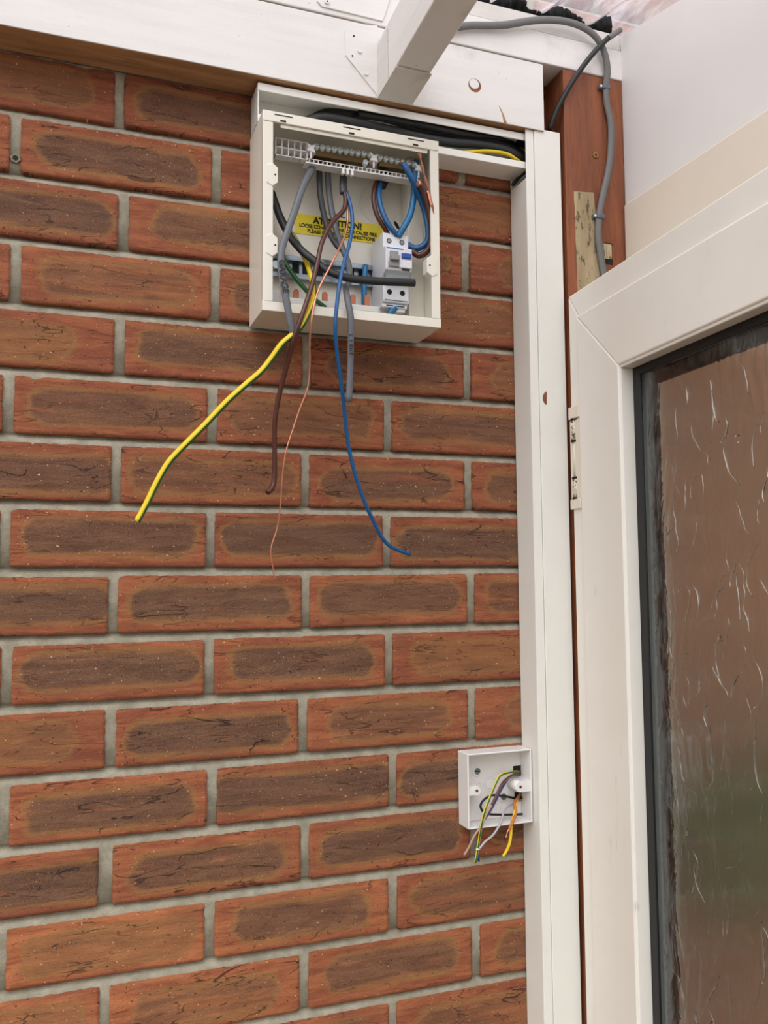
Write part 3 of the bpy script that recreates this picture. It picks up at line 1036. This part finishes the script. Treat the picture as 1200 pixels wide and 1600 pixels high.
# back plate marks: knockouts
s = MB()
for (px, py, w, h2, tl) in ((620, 352, .006, .0022, -1.0), (640, 283, .0022, .002, 0), (646, 305, .0012, .0012, 0), (526, 337, .012, .0008, -.1)):
    p = at(px, py, .0062)
    ca, sa = math.cos(tl), math.sin(tl)
    poly = []
    for k in range(14):
        a = 2 * math.pi * k / 14
        ex, ez = math.cos(a) * w, math.sin(a) * h2
        poly.append((p.x + ex * ca - ez * sa, p.z + ex * sa + ez * ca))
    s = MB().prism(poly, -.0064, -.0054)
    s.build('screw_slot', M['void'], unit)
s = MB()
p = at(592, 320, .006)
ring_pts = [(p.x + math.cos(a) * .026, -.0056, p.z + math.sin(a) * .026) for a in np.linspace(0, 2 * math.pi, 40)]
s.tube(ring_pts, .0004, n=6, res=2)
s.build('knockout_ring', M['unit'], unit)
# warning sticker
TLs, TRs, BLs = at(460.6, 331, .0062), at(597, 354, .0062), at(455, 363, .0062)
zt, zb = (TLs.z + TRs.z) / 2, BLs.z
stk = MB().box(TLs.x, -.0064, zb, TRs.x, -.0054, zt).build('warning_sticker', M['label_yellow'], unit)
stk['label'] = 'yellow warning sticker'
lx = (TLs.x + TRs.x) / 2 - .001; H = zt - zb
text_mesh('sticker_lettering', 'ATTENTION!', H * .43, M['ink'], (lx - .001, -.0066, zt - H * .25), (1, 0, 0), (0, 0, 1), stk, bold=.045)
text_mesh('sticker_lettering', 'LOOSE CONNECTIONS CAN CAUSE FIRE', H * .255, M['ink'], (lx, -.0066, zt - H * .57), (1, 0, 0), (0, 0, 1), stk, bold=.035, squash=.86)
text_mesh('sticker_lettering', 'PLEASE CHECK ALL CONNECTIONS', H * .255, M['ink'], (lx + .004, -.0066, zt - H * .82), (1, 0, 0), (0, 0, 1), stk, bold=.035, squash=.86)
# inner right-hand ledge
MB().box(UX1 - .024, -.030, UZ0 + T, UX1 - T, -.0055, UZ1 - T).build('side_ledge', M['unit'], unit, bevel=.001)

# terminal bar
BD = .055
tb = MB()
gx0, gx1 = at(431, 215, BD).x, at(655, 262, BD).x
gz1, gz0 = at(431, 214, BD).z, at(431, 241, BD).z - .0005
xg = at(480, 230, BD).x
n = 5
for i in range(n + 1):
    x = gx0 + (xg - gx0) * i / n
    tb.box(x - .0005, -BD, gz0, x + .0005, -BD + .012, gz1)
for z in (gz0, (gz0 + gz1) / 2 - .001, gz1 - .001):
    tb.box(gx0 - .0005, -BD, z, xg, -BD + .012, z + .0010)
zl = gz0 - .0032
tb.box(xg - .002, -BD - .001, zl - .0010, gx1 + .001, -BD + .014, zl + .0006)
tb.box(xg, -BD - .0005, zl + .0045, gx1, -BD + .0005, zl + .0052)
for i in range(26):
    x = xg + (gx1 - xg) * (i + .5) / 26
    tb.box(x - .0004, -BD - .0008, zl, x + .0004, -BD + .010, zl + .0050)
for px in (536, 543, 550):
    x = at(px, 262, BD).x
    tb.box(x - .0016, -BD - .0015, zl - .0075, x + .0016, -BD + .004, zl - .0008)
bar = tb.build('terminal_rack', M['white_abs'], unit, bevel=.0002)
for (px, py) in ((485, 233), (583, 248), (653, 264)):
    p = at(px, py, BD)
    st = MB()
    k = .0058
    st.prism([(p.x - k, p.z + k), (p.x, p.z + k * .55), (p.x + k, p.z + k * .9), (p.x + k * .6, p.z), (p.x + k, p.z - k), (p.x, p.z - k * .7), (p.x - k, p.z - k * .8), (p.x - k * .55, p.z)], -BD - .004, -BD + .008)
    st.box(p.x - .0010, -BD - .003, p.z - .013, p.x + .0010, -BD - .0005, p.z - .003)
    st.build('rack_clip', M['white_abs'], bar, bevel=.0006)
br = MB()
for (pa, pb) in (((492, 236), (577, 250)), ((592, 252), (650, 262))):
    a, b = at(*pa, BD - .004), at(*pb, BD - .004)
    z = (a.z + b.z) / 2
    br.box(a.x, -BD + .002, z - .0070, b.x, -BD + .012, z + .0035)
br.build('brass_bar', M['brass'], bar, bevel=.0008)
scr = [(495.5 + i * 9.25, 227 + i * 1.43) for i in range(10)] + [(595 + i * 8.9, 244.5 + i * 1.75) for i in range(7)] + [(572, 252)]
for i, (px, py) in enumerate(scr):
    p = at(px, py, BD + .002)
    sm = MB()
    q0 = Vector((p.x, -BD + .004, p.z - .002)); q1 = Vector((p.x, -BD - .0015, p.z))
    sm.cyl(q0, q1, .0034, 16)
    a = (i * 1.7) % 3.14
    dx, dz = math.cos(a) * .0030, math.sin(a) * .0030
    ex, ez = -math.sin(a) * .0005, math.cos(a) * .0005
    sm.prism([(p.x - dx - ex, p.z - dz - ez), (p.x + dx - ex, p.z + dz - ez), (p.x + dx + ex, p.z + dz + ez), (p.x - dx + ex, p.z - dz + ez)], -BD - .0019, -BD - .0012, mi=1)
    sm.build('terminal_screw', [M['screw'], M['grey_device']], bar, bevel=.0003)

# DIN rail
ra = MB()
dz1, dz0 = at(500, 402, .020).z, at(500, 437, .020).z
dx0, dx1 = UX0 + .004, UX1 - .026
zc_ = (dz0 + dz1) / 2
ra.box(dx0, -.0150, dz1 - .0055, dx1, -.0138, dz1)
ra.box(dx0, -.0150, dz0, dx1, -.0138, dz0 + .0055)
ra.box(dx0, -.0150, dz1 - .0065, dx1, -.0060, dz1 - .0052)
ra.box(dx0, -.0150, dz0 + .0052, dx1, -.0060, dz0 + .0065)
ra.box(dx0, -.0075, dz0 + .0052, dx1, -.0062, dz1 - .0052)
rail = ra.build('din_rail', M['zinc'], unit, bevel=.0004)
ra = MB()
for px in (462, 478, 500, 548, 566):
    x = at(px, 420, .008).x
    MB().box(x - .0045, -.0080, zc_ - .0075, x + .0045, -.0073, zc_ + .0075).build('rail_slot', M['void'], rail)
rs_ = MB()
p = at(430, 412, .022)
rs_.cyl((p.x + .002, -.0150, p.z), (p.x + .002, -.0200, p.z), .0052, 18)
rs_.build('rail_screw', M['screw'], rail, bevel=.0005)

# busbar tray with copper stubs
ty0 = at(500, 472, .030)
tr_ = MB()
tr_.box(at(444, 470, .034).x, -.036, ty0.z - .0085, at(622, 486, .034).x, -.018, ty0.z + .0005)
tr_.box(UX0 + .003, -.014, ty0.z - .006, at(444, 470, .034).x, -.006, ty0.z + .016)
tr_.build('busbar_cover', M['white_abs'], unit, bevel=.0018)
for (px, py) in ((463, 459), (508, 463), (552, 467), (574, 468)):
    p = at(px, py, .030)
    cs = MB()
    x = p.x
    cs.prism([(x - .0034, ty0.z), (x + .0034, ty0.z), (x + .0034, p.z + .0035), (x + .002, p.z + .006), (x - .002, p.z + .006), (x - .0034, p.z + .0035)], -.0300, -.0270)
    cs.build('busbar_tooth', M['copper_stub'], unit, bevel=.0006)
cs = MB().tube(pp((571, 415, .016), (569, 440, .020), (569, 470, .022), (569, 500, .022)), .0036)
tag(cs.build('blue_link_wire', M['blue_light']), 'short blue wire going down behind the busbar cover left of the breaker', 'wire')

# ------------------------------------------------------------------ breaker (residual current device)
rcd = thing('circuit_breaker', tuple(at(615, 480, .04)), 'white double-width breaker with blue test button, clipped inside the fuse box', 'circuit breaker')
bx = lambda px, py, d: at(px, py, d)
BX0, BX1 = bx(598, 375, .052).x, bx(638, 375, .052).x
z1, z2 = bx(598, 363, .052).z, bx(598, 387, .052).z
z3 = bx(601, 384, .062).z; z4 = bx(603, 420, .062).z
z5 = bx(600, 446, .052).z; z6 = bx(597, 470, .052).z
b = MB()
b.prism([(-.010, z6 - .004), (-.040, z6 - .004), (-.052, z6), (-.052, z5 + .004), (-.046, z4 - .006), (-.062, z4), (-.062, z3), (-.052, z3 + .003), (-.052, z1), (-.014, z1), (-.010, z1 - .01)],
        BX0, BX1, axis='x')
b.build('breaker_body', M['white_device'], rcd, bevel=.0007)
b = MB()
b.box(BX0 + .0003, -.0625, z3 - .0275, BX1 + .0005, -.0590, z3 - .0005)
b.build('front_panel', M['white_device'], rcd, bevel=.0006)
b = MB()
xm = (BX0 + BX1) / 2
for x in (xm - .0088, xm + .0084):
    MB().cyl((x, -.0515, (z1 + z2) / 2), (x, -.0523, (z1 + z2) / 2), .0033, 20).build('terminal_hole', M['void'], rcd)
    MB().cyl((x, -.0515, (z5 + z6) / 2 + .0025), (x, -.0523, (z5 + z6) / 2 + .0025), .0034, 20).build('terminal_hole', M['void'], rcd)
MB().box(xm - .0018, -.0524, z1 - .0035, xm + .0010, -.0515, z1 - .0004).build('notch', M['void'], rcd)
MB().box(BX0 + .002, -.0526, z6 + .0018, BX1 - .002, -.0519, z6 + .0024).build('groove', M['void'], rcd)
for x in (xm - .0088, xm + .0084):
    MB().cyl((x, -.0520, (z1 + z2) / 2), (x, -.0526, (z1 + z2) / 2), .0023, 16).build('clamp_screw', M['grey_device'], rcd)
MB().box(BX0 + .0010, -.0628, z3 - .0025, xm + .006, -.0622, z3 - .0012).build('blue_line', M['ink_blue'], rcd)
MB().box(xm + .0035, -.0655, z3 - .0135, BX1 - .0012, -.0620, z3 - .0070).build('test_button', M['blue_button'], rcd, bevel=.0009)['label'] = 'blue test button'
b = MB()
b.box(BX0 + .0050, -.0660, z3 - .0155, xm - .0015, -.0620, z3 - .0060)
b.box(BX0 + .0045, -.0700, z3 - .0190, xm - .0012, -.0620, z3 - .0125)
b.box(BX0 + .0030, -.0655, z3 - .0260, xm - .0010, -.0620, z3 - .0185)
b.build('toggle', M['grey_device'], rcd, bevel=.0010)['label'] = 'grey switch toggle'
MB().box(xm - .0005, -.0650, z3 - .0262, BX1 - .0002, -.0620, z3 - .0160).build('toggle_guard', M['white_device'], rcd, bevel=.0010)
MB().box(xm + .0040, -.0632, z3 - .0285, BX1 - .003, -.0621, z3 - .0268).build('window', M['void'], rcd)
MB().box(BX0 + .001, -.0600, z5 + .003, BX1 + .0005, -.0530, z3 - .0282).build('clear_cover', M['cover'], rcd, bevel=.0006)
# bottom foot clips
b = MB()
b.box(BX0 - .001, -.0500, z6 - .0062, BX1 - .002, -.0400, z6 - .0022)
b.box(xm - .002, -.0480, z6 - .0105, xm + .0135, -.0400, z6 - .0055)
b.box(xm - .0125, -.0502, z6 - .0050, xm - .003, -.0499, z6 - .0034, mi=1)
b.box(xm + .002, -.0502, z6 - .0050, xm + .012, -.0499, z6 - .0034, mi=1)
b.build('foot_clip', [M['white_device'], M['void']], rcd, bevel=.0005)
tag(MB().tube(pp((622, 474, .044), (616, 482, .046), (610, 489, .046), (606, 500, .044)), .0045, mi=0).tube(pp((626, 474, .044), (620, 482, .044), (617, 489, .040)), .0024, mi=1).build('blue_tail_wire', [M['blue_light'], M['copper_stub']]),
    'short blue wire end with an orange end poking from the bottom of the breaker', 'wire')


# ------------------------------------------------------------------ wires and cables of the fuse box
def scribble(parent, chars, path, size, mat, d=.0):
    """hand lettering running down a cable; path = list of (px, py, depth)"""
    P = pp(*path)
    for k, ch in enumerate(chars):
        f = (k + .5) / len(chars) * (len(P) - 1)
        i = min(int(f), len(P) - 2); q = P[i].lerp(P[i + 1], f - i)
        dd = (P[i + 1] - P[i]).normalized()
        N = Vector((0, -1, 0)); up = dd.cross(N).normalized() * 1.0
        text_mesh('handwriting', ch, size, mat, q, dd, up if up.x > 0 else -up, parent, bold=.03, depth=.00012)


# hand-written grey cable
g1 = thing('grey_cable', tuple(at(455, 400, .06)), 'light grey flat cable with black handwriting, hanging at the left of the fuse box', 'cable')
MB().tube(pp((497, 236, .030), (490, 258, .045), (474, 290, .060), (461, 328, .070), (450, 360, .076), (440, 392, .080), (440, 425, .084), (446, 460, .088), (453, 500, .088), (460, 528, .086)), .0042, .0030, n=18).build('sheath', M['grey_sheath'], g1)
scribble(g1, 'GARAGE', [(440.5, 406, .0868), (441, 425, .0878), (444, 442, .0893), (447, 458, .0918)], .0105, M['ink'])
MB().tube(pp((459.5, 527, .086), (461, 531, .086)), .0008).build('copper_end', M['copper_dull'], g1)

g2 = thing('grey_cable', tuple(at(520, 400, .04)), 'grey flat cable with painted-in shade in the fuse box ending behind the brown and bare wires', 'cable')
MB().tube(pp((500, 240, .020), (499, 262, .030), (500, 300, .034), (506, 335, .034), (514, 362, .036), (526, 383, .040), (537, 392, .044)), .0038, .0028, n=16).build('sheath', M['grey_shaded'], g2)

g3 = thing('grey_cable', tuple(at(545, 500, .06)), 'long grey flat cable with faint handwriting, hanging out below the middle of the fuse box', 'cable')
MB().tube(pp((512, 244, .020), (512, 268, .028), (515, 310, .030), (523, 350, .034), (534, 385, .042), (545, 415, .050), (545, 440, .058), (541, 450, .070), (543, 468, .082), (548, 495, .086), (548, 530, .084), (547, 580, .080), (545, 628, .078)), .0040, .0029, n=18, bulge=None).build('sheath', M['grey_sheath'], g3)
scribble(g3, 'LIGHT', [(548, 520, .0875), (548.5, 540, .0870), (548, 556, .0865)], .0055, M['ink'])
MB().tube(pp((543.5, 628, .078), (543.3, 630, .078)), .0006).tube(pp((546, 628, .078), (546.2, 630, .078)), .0006).build('core_end', M['copper'], g3)

g4 = thing('twin_cable', tuple(at(540, 330, .05)), 'short grey cable stripped to long brown, blue and bare copper wires hanging down the wall', 'cable')
MB().tube(pp((538, 258, .030), (537, 272, .038), (536, 288, .042), (537, 303, .044)), .0048, .0032, n=18).build('sheath', M['grey_shaded'], g4)
MB().tube(pp((538, 300, .044), (540, 312, .046), (537, 328, .050), (523, 343, .056), (512, 358, .062), (502, 382, .070), (496, 410, .076), (489, 440, .082), (478, 475, .090), (468, 503, .092), (459, 530, .088),
             (450, 565, .075), (438, 610, .064), (430, 655, .056), (429, 700, .050), (429, 745, .046), (424, 767, .044)), .0029, n=14).build('brown_wire', M['brown_dark'], g4)['label'] = 'brown live wire'
MB().tube(pp((429, 740, .046), (427, 758, .0455), (418, 770, .050)), .0031, n=14).build('wire_hook', M['brown_dark'], g4)
MB().tube(pp((541, 300, .044), (546, 315, .048), (550, 335, .054), (550, 358, .062), (545, 385, .070), (539, 405, .078), (533, 430, .086), (529, 455, .092), (526, 480, .094), (524, 505, .094), (525, 535, .088), (530, 575, .078),
             (537, 630, .066), (541, 670, .058), (546, 705, .052), (556, 745, .046), (570, 785, .040), (584, 815, .034), (597, 840, .028), (609, 853, .024), (624, 860, .022), (641, 866, .020)), .0024, n=14).build('blue_wire', M['blue'], g4)['label'] = 'blue neutral wire'
MB().tube(pp((542, 300, .042), (543, 320, .044), (543, 345, .048), (540, 365, .056), (533, 382, .064), (524, 400, .074), (514, 420, .080), (505, 437, .084), (498, 452, .088), (491, 475, .094), (487, 500, .094), (484, 530, .086),
             (484, 570, .076), (481, 605, .070), (468, 640, .064), (458, 670, .060), (447, 705, .056), (441, 745, .050), (438, 790, .044), (433, 825, .038), (423, 860, .034), (427, 890, .030), (430, 905, .028)), .0014, n=8, bulge=lambda f: 1.05 - .5 * f).build('bare_earth_wire', M['copper'], g4)['label'] = 'bare copper earth wire'

# black cable with the two earth cores
g5 = thing('black_cable', tuple(at(520, 430, .06)), 'black cable crossing the fuse box, its cut end in front of the breaker', 'cable')
MB().tube(pp((424, 300, .020), (430, 318, .030), (440, 345, .040), (455, 372, .050), (472, 392, .062), (492, 408, .070), (512, 423, .076), (535, 432, .080), (560, 437, .082), (600, 440, .083), (625, 441, .083), (648, 442, .083)), .0048, .0036, n=18, endmi=1).build('sheath', [M['black_pvc'], M['brown_dark']], g5)
g6 = thing('earth_cable', tuple(at(400, 600, .06)), 'thick yellow and green earth wire swinging out to the lower left of the fuse box', 'wire')
MB().tube(pp((437, 335, .026), (448, 355, .034), (460, 373, .042), (470, 390, .048), (479, 408, .054), (486, 430, .062), (490, 450, .070), (489, 468, .078), (481, 490, .084), (470, 510, .086), (455, 525, .086), (440, 538, .084),
             (424, 560, .080), (408, 580, .078), (385, 600, .076), (355, 627, .074), (320, 664, .070), (290, 694, .067), (264, 722, .064), (246, 752, .062), (230, 785, .060), (214, 815, .058)), .0036, n=24, stripe=(.29, .75, 1)).build('insulation', [M['yellow'], M['green']], g6)
tag(MB().tube(pp((440, 395, .030), (447, 412, .034), (460, 432, .038), (475, 450, .040), (490, 466, .040), (509, 481, .040)), .0028, n=16, mi=1, stripe=(.42, .60, 0)).build('earth_wire', [M['yellow'], M['green']]),
    'short green wire with a yellow stripe low at the left inside the fuse box', 'wire')

# right-hand tails
g7 = thing('black_cable', tuple(at(600, 300, .04)), 'short black cable splitting into a brown and a blue wire above the breaker', 'cable')
MB().tube(pp((606, 262, .024), (601, 275, .030), (594, 290, .036)), .0080, .0045, n=18).build('sheath', M['black_pvc'], g7)
MB().tube(pp((590, 282, .036), (585, 295, .040), (584, 315, .044), (590, 338, .046), (603, 360, .046), (608, 372, .044)), .0030, n=14).build('brown_wire', M['brown_dark'], g7)
MB().tube(pp((594, 288, .038), (592, 303, .044), (594, 320, .048), (602, 342, .052), (612, 358, .054), (622, 368, .052)), .0034, n=14).build('blue_wire', M['blue'], g7)
tag(MB().tube(pp((650, 252, .050), (648, 275, .052), (647, 300, .054), (645, 318, .055), (640, 338, .056), (631, 355, .056), (622, 370, .052)), .0040, n=16).build('blue_tail_wire', M['blue_light']),
    'light blue wire curving down from the terminal bar into the top of the breaker', 'wire')
g8 = thing('meter_tail', tuple(at(668, 340, .06)), 'dark blue wire looping down the right side of the fuse box from the terminal bar', 'wire')
MB().tube(pp((630, 255, .066), (637, 267, .068), (645, 282, .068), (652, 298, .064), (659, 316, .060), (665, 335, .058), (669, 358, .058), (668, 375, .056), (660, 385, .054), (648, 388, .050), (636, 382, .046)), .0040, n=16).build('insulation', M['blue'], g8)
MB().tube(pp((628, 251.5, .066), (630, 255, .066)), .0028).build('copper_end', M['copper'], g8)
g9 = thing('meter_tail', tuple(at(672, 350, .07)), 'thick brown wire with a cut copper end, looping down the fuse box right side', 'wire')
MB().tube(pp((656, 288, .074), (662, 300, .072), (668, 320, .070), (673, 343, .068), (675, 365, .066), (672, 384, .063), (664, 395, .060), (654, 399, .056), (643, 392, .052)), .0040, n=16).build('insulation', M['brown_dark'], g9)
MB().tube(pp((652.5, 287, .075), (656.5, 288, .074)), .0034).build('copper_end', M['copper'], g9)
g10 = thing('bare_copper_strands', tuple(at(665, 300, .07)), 'loose bare copper strands sticking up beside the terminal bar at the right', 'wire')
for k, (dx, dd) in enumerate(((-1.6, .000), (0, .0015), (1.6, .0005), (.6, -.0012))):
    MB().tube(pp((652 + dx * 1.6, 231 + abs(dx) * 2, .070 + dd), (656 + dx, 243, .071 + dd), (660 - dx, 262, .072 + dd), (665 + dx, 282, .073 + dd), (671 - dx * .6, 302, .074 + dd), (676 + dx * .6, 325, .074 + dd), (679 + dx * .3, 350, .072), (678, 375, .069), (673, 393, .064)), .0010, n=8).build('copper_strand', M['copper_dull'], g10)
MB().tube(pp((668, 298, .0765), (671, 308, .0765), (674, 322, .0765)), .0015, .0006, n=8).build('bright_nick', M['copper'], g10)

# ------------------------------------------------------------------ surface cables at the top right
g = thing('surface_cable', tuple(at(950, 250, .055)), 'thick grey cable arching over the white boards and running down the brown post', 'cable')
MB().tube(pp((700, 44, .058), (735, 40, .058), (765, 40, .058), (790, 39, .059), (820, 34, .060), (850, 31, .061), (880, 33, .061), (905, 40, .061), (925, 52, .061), (938, 68, .060), (946, 88, .060), (949, 110, .058), (947, 135, .056),
             (948, 160, .055), (954, 190, .055), (955, 215, .055), (953, 250, .055), (948, 280, .055), (941, 310, .055), (936, 340, .055), (935, 370, .055), (938, 395, .055), (943, 425, .055), (946, 455, .055)), .0050, .0037, n=20).build('sheath', M['grey_old'], g)
g = thing('surface_cable', tuple(at(900, 130, .06)), 'thin black cable crossing diagonally from the roof corner down behind the tall trunking', 'cable')
MB().tube(pp((968, 48, .064), (950, 60, .066), (930, 80, .066), (910, 105, .064), (890, 135, .058), (872, 168, .050), (858, 203, .040)), .0036, n=16, mi=0).build('sheath', M['black_pvc'], g)
MB().tube(pp((969, 47, .0642), (960, 53, .0655), (950, 60, .0665)), .0039, n=16).build('dusty_end', M['grey_old'], g)
for (px, py, lb) in ((946, 137, 'grey cable clip nailed near the top of the brown post'), (937, 339, 'grey cable clip nailed lower on the brown post above the door')):
    p = at(px, py, .055)
    cl = thing('cable_clip', (p.x, -.05, p.z), lb, 'cable clip', 'cable clips on the brown post')
    MB().box(p.x - .0060, -.0600, p.z - .0042, p.x + .0060, -.0502, p.z + .0042).build('clip_band', M['grey_sheath'], cl, bevel=.0022, seg=3)
    MB().box(p.x - .0105, -.0560, p.z - .0030, p.x - .0050, -.0501, p.z + .0030).build('clip_foot', M['grey_sheath'], cl, bevel=.0006)
    MB().cyl((p.x - .0082, -.0555, p.z), (p.x - .0082, -.0575, p.z), .0018, 14).build('nail_head', M['screw'], cl)

# wall plug in the mortar
p = at(24, 247, 0)
wp = MB()
wp.cyl((p.x, .004, p.z), (p.x, -.0006, p.z), .0058, 6)
wp.cyl((p.x, .004, p.z), (p.x, -.0010, p.z), .0030, 16, mi=1)
tag(wp.build('wall_plug', [M['plug'], M['void']]), 'small dark wall plug in a mortar joint at the far left', 'wall plug')

# ------------------------------------------------------------------ pattress box
PX0, PX1, PZ0, PZ1, PD = .5405, .6325, 1.2125, 1.3055, .030
pb = thing('back_box', ((PX0 + PX1) / 2, -PD / 2, PZ0), 'small square white open back box with loose wires, low on the wall against the trunking', 'electrical box')
c = MB(); T = .0022
c.box(PX0, -PD, PZ0, PX0 + T, -.001, PZ1); c.box(PX1 - T, -PD, PZ0, PX1, -.001, PZ1)
c.box(PX0 + T, -PD, PZ1 - T, PX1 - T, -.001, PZ1); c.box(PX0 + T, -PD, PZ0, PX1 - T, -.001, PZ0 + T)
c.box(PX0 + T, -.0040, PZ0 + T, PX1 - T, -.001, PZ1 - T)
c.build('box_shell', M['white_abs'], pb, bevel=.0012)
for (px, py, r) in ((744, 1235, .0055), (812, 1229, .0068)):
    p = at(px, py, PD - .003)
    l = MB()
    l.cyl((p.x, -.004, p.z), (p.x, -PD + .001, p.z), r, 24)
    if px < 780: l.box(PX0 + T, -PD + .0016, p.z - r, p.x, -.0042, p.z + r)
    else: l.box(p.x, -PD + .0016, p.z - r, PX1 - T, -.0042, p.z + r)
    l.cyl((p.x, -PD + .002, p.z), (p.x, -PD + .0004, p.z), .0019, 16, mi=1, smooth=False)
    l.cyl((p.x, -PD + .002, p.z), (p.x, -PD + .0001, p.z), .0009, 12, mi=2, smooth=False)
    l.build('fixing_lug', [M['white_abs'], M['brass_bright'], M['void']], pb)
for (px, py, r, mt, nm) in ((746, 1205, .0052, 'grey_device', 'mounting_screw'), (787, 1245, .0052, 'grey_device', 'mounting_screw')):
    p = at(px, py, .006)
    l = MB(); l.cyl((p.x, -.004, p.z), (p.x, -.0055, p.z), r + .0018, 22); l.cyl((p.x, -.005, p.z), (p.x, -.0066, p.z), r * .8, 20, mi=1)
    l.box(p.x - .004, -.0070, p.z - .0005, p.x + .004, -.0060, p.z + .0005, mi=2)
    l.build(nm, [M['white_abs'], M['zinc'], M['void']], pb, bevel=.0003)
l = MB()
for (px, py, r) in ((766, 1224, .0092), (766, 1224, .0066), (786, 1202, .0034), (747, 1226, .0038), (795, 1262, .0120)):
    p = at(px, py, .0045)
    l.tube([(p.x + math.cos(a) * r, -.0042, p.z + math.sin(a) * r) for a in np.linspace(0, 2 * math.pi, 26)], .0004, n=6, res=2)
l.build('knockout_ring', M['white_abs'], pb)
for (x0, y0, x1, y1) in ((802, 1197, 814, 1211), (804, 1238, 815, 1250)):
    a, b_ = at(x0, y0, .0045), at(x1, y1, .0045)
    MB().box(a.x, -.0046, b_.z, b_.x, -.0036, a.z).build('cable_entry', M['void'], pb)

# wires out of the back box
MB_w = lambda P, r, **k: MB().tube(pp(*P), r, n=k.get('n', 12), stripe=k.get('stripe'), mi=k.get('mi', 0))
w1 = thing('flex_cable', tuple(at(790, 1210, .02)), 'stripped wires leaving the top hole of the small box and hanging down its left', 'cable')
MB_w([(811, 1206, .004), (805, 1206, .012), (795, 1207, .020), (783, 1211, .026), (777, 1219, .030), (769, 1237, .034), (761, 1257, .037), (756, 1272, .038), (752, 1290, .038), (748, 1315, .037), (743, 1348, .036)], .0017, n=16, stripe=(.1, .34, 1)).build('earth_wire', [M['yellow'], M['green']], w1)
MB_w([(812, 1208, .004), (804, 1211, .012), (793, 1217, .022), (784, 1226, .028), (776, 1242, .033), (768, 1258, .036), (760, 1272, .038), (753, 1288, .038), (740, 1308, .037), (732, 1325, .036), (725, 1336, .035)], .0014).build('brown_wire', M['tan'], w1)
MB_w([(812, 1208, .004), (804, 1210, .014), (793, 1216, .024), (784, 1225, .030), (776, 1241, .034), (769, 1257, .038)], .0015).build('brown_core', M['brown'], w1)
MB_w([(812, 1211, .004), (806, 1211, .010), (796, 1215, .018), (786, 1228, .024), (774, 1252, .030), (764, 1270, .034), (755, 1284, .036), (751, 1300, .036), (748, 1322, .036), (748, 1346, .036)], .0015).build('blue_wire', M['navy'], w1)
w2 = thing('black_loop_wire', tuple(at(775, 1260, .02)), 'black wire looped inside the small box', 'wire')
MB_w([(816, 1247, .006), (805, 1247, .010), (793, 1245, .014), (780, 1243, .016), (768, 1243, .018), (757, 1249, .020), (751, 1258, .021), (754, 1267, .022), (764, 1272, .022), (780, 1273, .020), (800, 1273, .018), (816, 1272, .016)], .0015).build('insulation', M['black'], w2)
w3 = thing('flex_cable', tuple(at(805, 1260, .02)), 'yellow, orange and pale grey wires leaving the lower hole of the small box', 'cable')
MB_w([(811, 1242, .004), (808, 1250, .014), (806, 1262, .024), (803, 1275, .030), (799, 1290, .034), (798, 1305, .035), (796, 1318, .035), (791, 1330, .034), (786, 1338, .033)], .0019, stripe=(.5, .62, 1)).build('yellow_wire', [M['yellow'], M['green']], w3)
MB_w([(812, 1241, .006), (808, 1248, .015), (804, 1256, .022), (806, 1268, .028), (803, 1280, .034), (798, 1290, .037), (796, 1296, .037)], .0019).build('orange_wire', M['orange'], w3)
MB().tube(pp((797, 1294, .037), (793, 1299, .038), (792, 1304, .038), (790, 1309, .038)), .0009, n=8).build('copper_end', M['copper'], w3)
MB_w([(814, 1250, .004), (806, 1254, .008), (796, 1259, .014), (788, 1267, .022), (784, 1280, .030), (780, 1290, .034), (770, 1305, .036), (758, 1315, .037), (749, 1326, .038)], .0014).build('grey_wire', M['grey_wire'], w3)
MB().tube(pp((744, 1327, .038), (749, 1327, .038)), .0011, n=8).build('wire_tip', M['white_abs'], w3)
